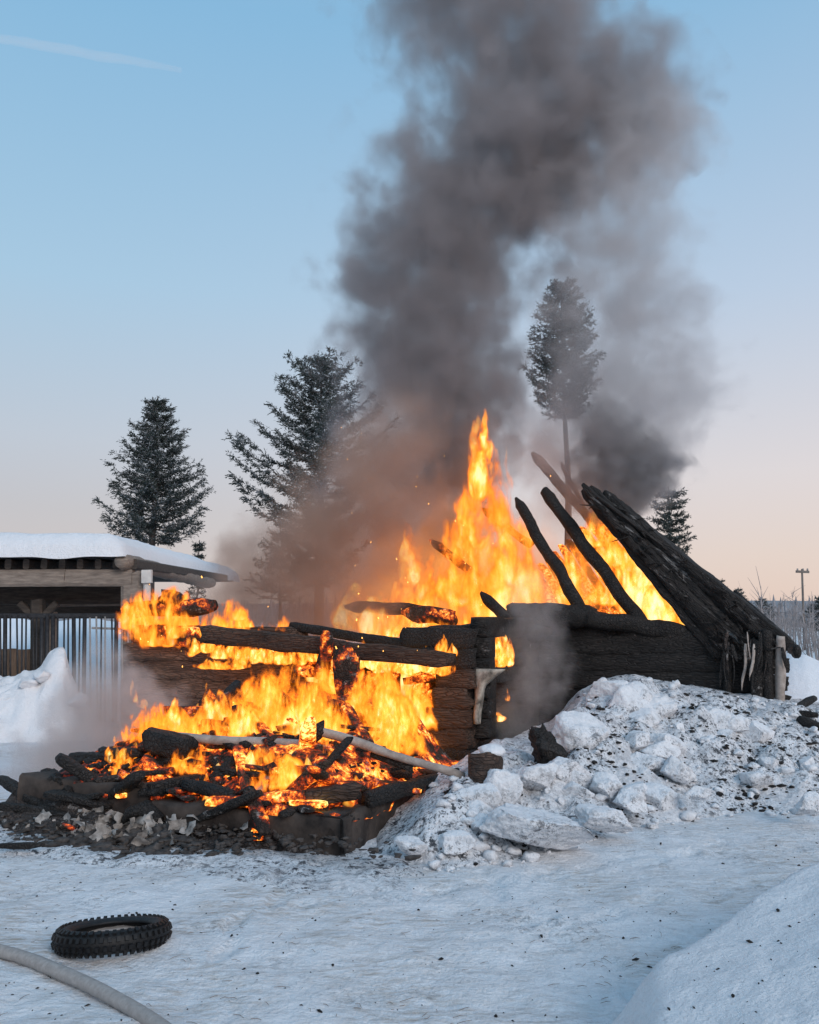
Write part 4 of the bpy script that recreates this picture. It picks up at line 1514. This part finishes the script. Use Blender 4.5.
plank('post', S(38, 600, 13.4), S(38, 722, 13.4), .17, .17, 'beam_dark', shed, 7)
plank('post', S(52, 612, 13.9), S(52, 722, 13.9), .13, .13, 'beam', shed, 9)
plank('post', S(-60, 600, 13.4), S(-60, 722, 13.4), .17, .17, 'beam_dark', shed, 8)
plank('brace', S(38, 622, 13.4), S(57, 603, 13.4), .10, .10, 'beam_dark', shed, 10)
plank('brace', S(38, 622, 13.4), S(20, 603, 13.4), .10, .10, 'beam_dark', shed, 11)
# roof sheet and snow cover
m = MB()
m.box(S(0, 554, 13.0) + Vector((-.6, 4.0, -.02)), (2.5, 0, 0), (0, 4.1, 0), (0, 0, .05))
o = m.build('roof_sheet', M['dark_sheet'], shed, smooth=False)
m = MB()
rows = []
x0, x1 = S(-140, 540).x, S(124, 540).x
for i in range(41):
    y = lerp(12.7, 21.5, (i / 40) ** 1.6)
    row = []
    for j in range(61):
        x = lerp(x0, x1 + .12, j / 60)
        e = min(1, (x1 + .12 - x) / .35) if j > 40 else 1
        e2 = min(1, (y - 12.7) / .25)
        th = .36 * math.sqrt(max(0, e)) * (math.sqrt(e2) if e2 > 0 else 0)
        z = S(0, 556).z + th + .05 * n3((x, y, 0), .8, 2) - .02 * n3((x, y, 0), 3, 2)
        if e2 <= 0 or e <= 0:
            z = S(0, 559).z + .06 * n3((x, y, 0), 1.6, 5)
        row.append(Vector((x, y, z)))
    rows.append(row)
m.grid(rows)
m.build('snow_cover', M['snow_clean'], shed)
m = MB()
m.tube([S(147, 570, 12.9), S(147, 583, 12.9)], [.075, .075], 12, 1, 0, sq=2, squash=.6)
m.tube([S(147, 583, 12.95), S(147, 612, 12.95)], [.05, .05], 8, 1, 0, sq=2)
o = tag(m.build('lamp_box', M['lamp'], shed, smooth=False))
# railings of the pen
fence = empty('pen_railing', S(60, 715, 12.9), 'railing of thin dark upright bars closing the open shed', 'railing')
for i in range(46):
    px = -90 + i * 5.3 + R.uniform(-1, 1)
    pale = px > 88
    m = MB()
    Y = 12.9
    m.tube([S(px, 616 + R.uniform(-1, 2), Y), S(px + R.uniform(-1.5, 1.5), 722, Y)], [.013 if R.random() < .8 else .03] * 2, 6)
    m.build('bar', M['steel_pale'] if pale and R.random() < .45 else M['steel'], fence)
plank('rail', S(-100, 616, 12.95), S(128, 616, 12.95), .05, .07, 'steel', fence, 2)
plank('rail', S(92, 628, 12.93), S(124, 629, 12.93), .03, .03, 'steel_pale', fence, 3)
wb = empty('board_wall', S(0, 715, 13.6), 'low wall of brown upright boards behind the railing', 'wall')
for i in range(13):
    px = -70 + i * 8.2
    plank('board', S(px, 649 + R.uniform(-1, 1), 13.6), S(px, 722, 13.6), .12, .03, 'board', wb, i, seg=3)


def farbank_h(a, y, x):
    px = a * FPX + 409.5
    zt = at(px, pl([(-80, 612), (0, 609), (40, 618), (90, 614), (140, 622), (200, 640)], px), 26).z
    return zt * (1 - ((y - 26) / 4.5) ** 2) + .12 * n3((x, y, 0), .8, 5) - .1


mound('snow_bank', (bearing(-120), bearing(215)), (21.6, 30), farbank_h, M['snow_far'], 'snow bank seen between the railing bars behind the open shed', 'snow bank', 60, 40)


# ================================================================== TREES
def pine(name, px, py_top, py_crown, py_base, Y, halfw, label, seed, nwh=26, dens=1., cat='pine tree', trunk_r=.16, lop=None, frost=.25, irr=.35, droop=.25, up=.15, group='pines behind the cabin',
         shape=None):
    rnd = random.Random(seed)
    top, cb = at(px, py_top, Y), at(px, py_crown, Y)
    H = top.z
    base = Vector((top.x, Y, 0))
    s = Y / FPX
    tr = empty(name, base, label, cat, group)
    lean = [Vector((.10 * n3((i * .3, seed, 0), 1, 1), .1 * n3((i * .3, seed, 4), 1, 1), 0)) for i in range(15)]
    m = MB()
    m.tube([base + Vector((0, 0, H * i / 14)) + lean[i] for i in range(15)], [trunk_r * (1 - .93 * i / 14) + .012 for i in range(15)], 9, seed, .1, 3)
    m.build('trunk', M['bark'], tr)
    mb, mn, mf = MB(), MB(), MB()
    shape = shape or [(0, .75), (.1, .95), (.25, 1.), (.5, .72), (.75, .42), (.92, .2), (1, .05)]
    for w in range(nwh):
        t = (w + rnd.uniform(-.3, .3)) / nwh
        t = max(0, min(.995, t))
        z = lerp(cb.z, H, t)
        nbr = rnd.randint(4, 6)
        a0 = rnd.uniform(0, 6.28)
        for b in range(nbr):
            a = a0 + b * 6.28 / nbr + rnd.uniform(-.3, .3)
            L = pl(shape, t) * halfw * s * (1 + rnd.uniform(-irr, irr * .6))
            if lop:
                L *= lop(t, a)
            if L < .08:
                L = .08
            d = Vector((math.cos(a), math.sin(a), 0))
            pts = []
            N = max(4, int(L / .18))
            for i in range(N + 1):
                u = i / N
                pts.append(base + Vector((0, 0, z)) + d * L * u + Vector((0, 0, (up * u - droop * u * (1 - u) * 2 + (.12 * u * u)) * L)) +
                           Vector((n3((u * 3, b, w), 1, 2), n3((u * 3, b, w), 1, 6), n3((u * 3, b, w), 1, 9))) * .06 * L)
            mb.tube(pts, [max(.006, .028 * (1 - u / N) * min(1, L)) for u in range(N + 1)], 4, 0, 0, cap=False)
            # twig sprays
            ns = int((8 + L * 24) * dens)
            for k in range(ns):
                u = rnd.uniform(.18, 1.04) if t < .9 else rnd.uniform(0, 1.1)
                i = min(N - 1, int(u * N))
                c = pts[i].lerp(pts[i + 1], min(1, u * N - i))
                side = rnd.choice((-1, 1))
                q = d * rnd.uniform(.1, 1) + Vector((-d.y, d.x, 0)) * side * rnd.uniform(0, 1.1) + Vector((0, 0, rnd.uniform(-.25, .6)))
                q.normalize()
                l2 = rnd.uniform(.16, .40) * min(1, .45 + L * .4)
                for g_ in range(9):
                    o_ = Vector((rnd.gauss(0, 1), rnd.gauss(0, 1), rnd.gauss(0, .8)))
                    dr = (q * rnd.uniform(.3, 1.2) + o_ * .5).normalized()
                    st = c + q * l2 * rnd.uniform(0, .95)
                    e = st + dr * rnd.uniform(.07, .17)
                    wd = dr.cross(o_).normalized() * rnd.uniform(.010, .022)
                    tgt = mf if (dr.z > .1 and rnd.random() < frost) else mn
                    bb = len(tgt.v)
                    tgt.v += [st, st.lerp(e, .5) + wd, e, st.lerp(e, .5) - wd]
                    tgt.f.append((bb, bb + 1, bb + 2, bb + 3))
    tag(mb.build('branchwork', M['bark'], tr), kind='stuff')
    tag(mn.build('foliage', M['needle'], tr, smooth=False), kind='stuff')
    if mf.v:
        tag(mf.build('frosted_foliage', M['needle_frost'], tr, smooth=False), kind='stuff')
    return tr


pine('pine_tree', 158, 397, 540, 620, 33, 47, 'conical pine standing clear of the smoke behind the shed roof', 11, nwh=29, dens=1.05, trunk_r=.2, frost=.42, irr=.45)
pine('pine_tree', 322, 357, 585, 620, 30, 78, 'broad shaggy pine with a long low left limb half hidden by brown smoke', 12, nwh=30, dens=1.35, trunk_r=.2, irr=.55, frost=.42, up=.3,
     shape=[(0, .4), (.2, .6), (.36, 1.), (.44, .98), (.55, .74), (.75, .60), (.88, .42), (1, .14)])
pine('pine_tree', 562, 282, 415, 620, 36, 37, 'tall pine with a bare lower trunk showing through the pale smoke', 13, nwh=26, dens=1.3, trunk_r=.2, irr=.3, frost=.1,
     shape=[(0, .55), (.12, .9), (.3, 1.), (.55, .85), (.8, .6), (.95, .35), (1, .1)])
pine('pine_tree', 669, 486, 575, 620, 40, 20, 'small slim pine poking up behind the charred roof slope', 14, nwh=16, dens=1., trunk_r=.15, irr=.35, frost=.1, up=.0,
     shape=[(0, .9), (.3, 1.), (.7, .8), (.93, .55), (1, .2)])
pine('pine_tree', 282, 520, 600, 620, 32, 32, 'little pine at the foot of the broad shaggy pine', 15, nwh=12, dens=.6, trunk_r=.08, irr=.5)
pine('pine_tree', 722, 578, 612, 620, 70, 7, 'slender fir tip showing above the lower roof edge', 16, nwh=10, dens=.5, trunk_r=.12, irr=.3)
pine('pine_tree', 738, 587, 618, 620, 60, 14, 'bushy young pine just right of the slender fir tip', 17, nwh=9, dens=.6, trunk_r=.1, irr=.3)
pine('pine_tree', 199, 540, 600, 620, 31, 6, 'thin young pine at the right foot of the conical pine', 18, nwh=10, dens=.45, trunk_r=.05, irr=.5)
pine('pine_tree', 762, 598, 622, 620, 60, 12, 'young fir left of the utility pole', 19, nwh=9, dens=.6, trunk_r=.1, irr=.3)
pine('pine_tree', 820, 596, 630, 620, 50, 16, 'dark fir at the right edge beyond the utility pole', 20, nwh=10, dens=.7, trunk_r=.1, irr=.3)

# bare thicket and far wood on the right
m = MB()
rnd = random.Random(31)
for i in range(520):
    Y = rnd.uniform(28, 75)
    px = rnd.uniform(690, 960)
    p = at(px, 620, Y)
    p.z = 0
    top = at(px, rnd.uniform(600, 630) - 14 * (rnd.random() < .06), Y).z
    hgt = max(.8, top)
    q = p + Vector((rnd.uniform(-.15, .15) * hgt, 0, hgt))
    m.tube([p, p.lerp(q, .5) + Vector((rnd.uniform(-.1, .1), 0, 0)), q], [.03, .02, .006], 4, cap=False)
    for k in range(9):
        u = rnd.uniform(.2, .98)
        c = p.lerp(q, u)
        d = Vector((rnd.gauss(0, .6), rnd.gauss(0, .6), rnd.uniform(.3, 1.1))).normalized() * hgt * rnd.uniform(.12, .32)
        m.tube([c, c + d * .5 + Vector((0, 0, .02)), c + d], [.014, .010, .004], 3, cap=False)
tag(m.build('thicket', M['twig']), 'grey leafless thicket beyond the snow bank at the right', 'thicket', kind='stuff')
m = MB()
for i in range(900):
    a = rnd.uniform(-.75, .75)
    Y = rnd.uniform(150, 420)
    x = a * Y
    hgt = rnd.uniform(3, 6.5) * (.8 + Y / 600)
    r_ = hgt * rnd.uniform(.14, .22)
    b = len(m.v)
    for l_ in range(4):
        z0, z1 = hgt * l_ * .24, hgt * (l_ * .24 + .36)
        rr = r_ * (1 - l_ * .24)
        b = len(m.v)
        for j in range(6):
            m.v.append(Vector((x + rr * math.cos(j * 1.047 + l_) * rnd.uniform(.7, 1.2), Y + rr * math.sin(j * 1.047 + l_), z0)))
        m.v.append(Vector((x, Y, min(hgt, z1))))
        for j in range(6):
            m.f.append((b + j, b + (j + 1) % 6, b + 6))
tag(m.build('far_wood', M['fir_far'], smooth=False), 'far wood of small firs along the horizon', 'wood', kind='stuff')

# utility pole
up_ = empty('utility_pole', gnd(803, 648), 'slim wooden utility pole with a crossarm rising over the thicket', 'utility pole')
Y = 46
m = MB()
p0 = at(804, 640, Y)
p0.z = 0
m.tube([p0, at(802, 569, Y)], [.075, .05], 8, 1, .03)
m.build('pole', M['pole'], up_)
plank('crossarm', at(796, 571.5, Y), at(809, 572, Y), .10, .12, 'pole', up_, 1, seg=3)
for px in (797.5, 803, 807.5):
    m = MB()
    m.tube([at(px, 571, Y), at(px, 568.5, Y)], [.05, .04], 6)
    m.build('insulator', M['steel_pale'], up_)

# contrail high in the sky, upper left
m = MB()
CY = 4000
pts = [at(lerp(-60, 182, i / 20), lerp(28, 70, i / 20) + 1.2 * n3((i * .4, 0, 0), 1, 1), CY) for i in range(21)]
m.tube(pts, [14 + 14 * math.sin(math.pi * min(1, (i + .5) / 21)) for i in range(21)], 8, 1, .2, .01)
t = NT('contrail_vapour')
pv = t.n('VolumePrincipled')
pv.inputs['Color'].default_value = (.95, .95, .95, 1)
pv.inputs['Density'].default_value = .0045
t.l(pv.outputs[0], t.out.inputs['Volume'])
tag(m.build('contrail', t.m), 'faint white contrail crossing the blue sky at the upper left', 'contrail')

# ================================================================== FOREGROUND: tyre, hose
tc = gnd(111, 947)
tyre = empty('tyre', tc, 'black knobbly motorcycle tyre lying flat on the trampled snow', 'tyre')
RM, RT = .222, .050
m = MB()
rows = []
ctr = tc + Vector((0, .02, RT * 1.0))
tilt = Matrix.Rotation(-.17, 3, 'X') @ Matrix.Rotation(-.045, 3, 'Y')


def tor(a, b, r=RT, rm=RM):
    return ctr + tilt @ Vector(((rm + r * math.cos(b)) * math.cos(a), (rm + r * math.cos(b)) * math.sin(a), r * 1.02 * math.sin(b)))


for i in range(64):
    a = 2 * math.pi * i / 64
    rows.append([tor(a, lerp(-2.55, 2.55, j / 17), RT * (1 if 2 < j < 15 else .96)) for j in range(18)] + [tor(a, lerp(2.5, -2.5, j / 13), RT * .86) for j in range(14)])
rows.append(rows[0])
m.grid(rows, True)
m.build('casing', M['rubber'], tyre)
for ring, (b0, nk, wdt) in enumerate(((0.95, 46, .018), (.33, 46, .02), (-.33, 46, .02), (-.95, 46, .018))):
    for i in range(nk):
        a = 2 * math.pi * (i + .5 * (ring % 2)) / nk
        c = tor(a, b0, RT * 1.10)
        nrm = (tor(a, b0, RT * 1.3) - tor(a, b0, RT)).normalized()
        tan = (tor(a + .01, b0) - tor(a, b0)).normalized()
        bi = nrm.cross(tan)
        m = MB()
        m.box(c, tan * .0085, bi * .011, nrm * .008)
        m.build('knob', M['rubber'], tyre, smooth=False)

hp = [(-70, 938), (-30, 945), (0, 951), (28, 959), (55, 970), (85, 983), (112, 997), (140, 1013), (165, 1030), (195, 1056), (230, 1095)]
hs = []
for px, py in hp:
    hs.append(gnd(px, py, .030))
pts = []
for i in range(len(hs) - 1):
    a, b = hs[i], hs[i + 1]
    p_, n_ = hs[max(0, i - 1)], hs[min(len(hs) - 1, i + 2)]
    for k in range(8):
        t = k / 8
        pts.append(.5 * ((2 * a) + (b - p_) * t + (2 * p_ - 5 * a + 4 * b - n_) * t * t + (3 * a - p_ - 3 * b + n_) * t ** 3))
m = MB()
m.tube(pts, [.031] * len(pts), 16, 2, .03, 4, squash=.9)
tag(m.build('fire_hose', M['hose']), 'thick grey canvas fire hose snaking across the lower left snow', 'hose')

# bits of charcoal on the trampled snow
m = MB()
rnd = random.Random(55)
for i in range(520):
    y = 2.8 + 4.6 * rnd.random() ** 1.2
    x = rnd.uniform(-.5, .5) * y
    big = rnd.random() < .14
    sz = rnd.uniform(.004, .009) if big else rnd.uniform(.0015, .0045)
    c = Vector((x, y, ground_h(x, y) + sz * .4))
    if x > .28 * y and y < 4.7:
        zz = bank_h(x / y, y, x)
        c.z = max(c.z, zz + sz * .3)
    a = rnd.uniform(0, 3.1)
    d = Vector((math.cos(a), math.sin(a), rnd.uniform(-.2, .3)))
    L = sz * rnd.uniform(.8, 2.2)
    m.tube([c - d * L, c + d * L * .2 + Vector((0, 0, sz * .3)), c + d * L], [sz * .5, sz, sz * .3], 5, i, .3, 30, squash=.7)
tag(m.build('charcoal_bits', M['char']), 'small black charcoal bits and twigs scattered on the trampled snow', 'charcoal', kind='stuff')

m = MB()
rnd = random.Random(91)
for i in range(520):
    y = 3.0 + 4.0 * rnd.random() ** 1.1
    x = rnd.uniform(-.5, .3) * y
    if fbm((x, y, 0), .8, 3) < -.05 and rnd.random() < .75:
        continue
    a = rnd.gauss(0, .6)
    L = rnd.uniform(.008, .032)
    d = Vector((math.cos(a), math.sin(a), 0))
    c0 = Vector((x, y, ground_h(x, y) + .004))
    m.tube([c0 - d * L, c0 + Vector((0, 0, rnd.uniform(0, .008))), c0 + d * L + Vector((rnd.uniform(-.01, .01), rnd.uniform(-.02, .02), .002))], [.0010, .0012, .0007], 4, cap=False)
tag(m.build('straw', M['board']), 'thin brown straw and twigs trodden into the snow', 'straw', kind='stuff')
m = MB()
rnd = random.Random(92)
for i in range(70):
    p = at(rnd.gauss(450, 70), rnd.uniform(420, 640), rnd.uniform(10.5, 12)) if i < 40 else at(rnd.uniform(110, 440), rnd.uniform(560, 760), rnd.uniform(7.2, 9))
    r_ = rnd.uniform(.002, .007)
    m.tube([p, p + Vector((rnd.uniform(-.5, .5), 0, 1)) * r_ * rnd.uniform(1, 4)], [r_, r_ * .6], 5)
t = NT('spark_glow')
e_ = t.n('Emission')
e_.inputs[0].default_value = (1., .45, .10, 1)
e_.inputs[1].default_value = 3.
t.l(e_.outputs[0], t.out.inputs['Surface'])
tag(m.build('sparks', t.m), 'tiny glowing sparks drifting in the smoke over the fire', 'sparks', kind='stuff')
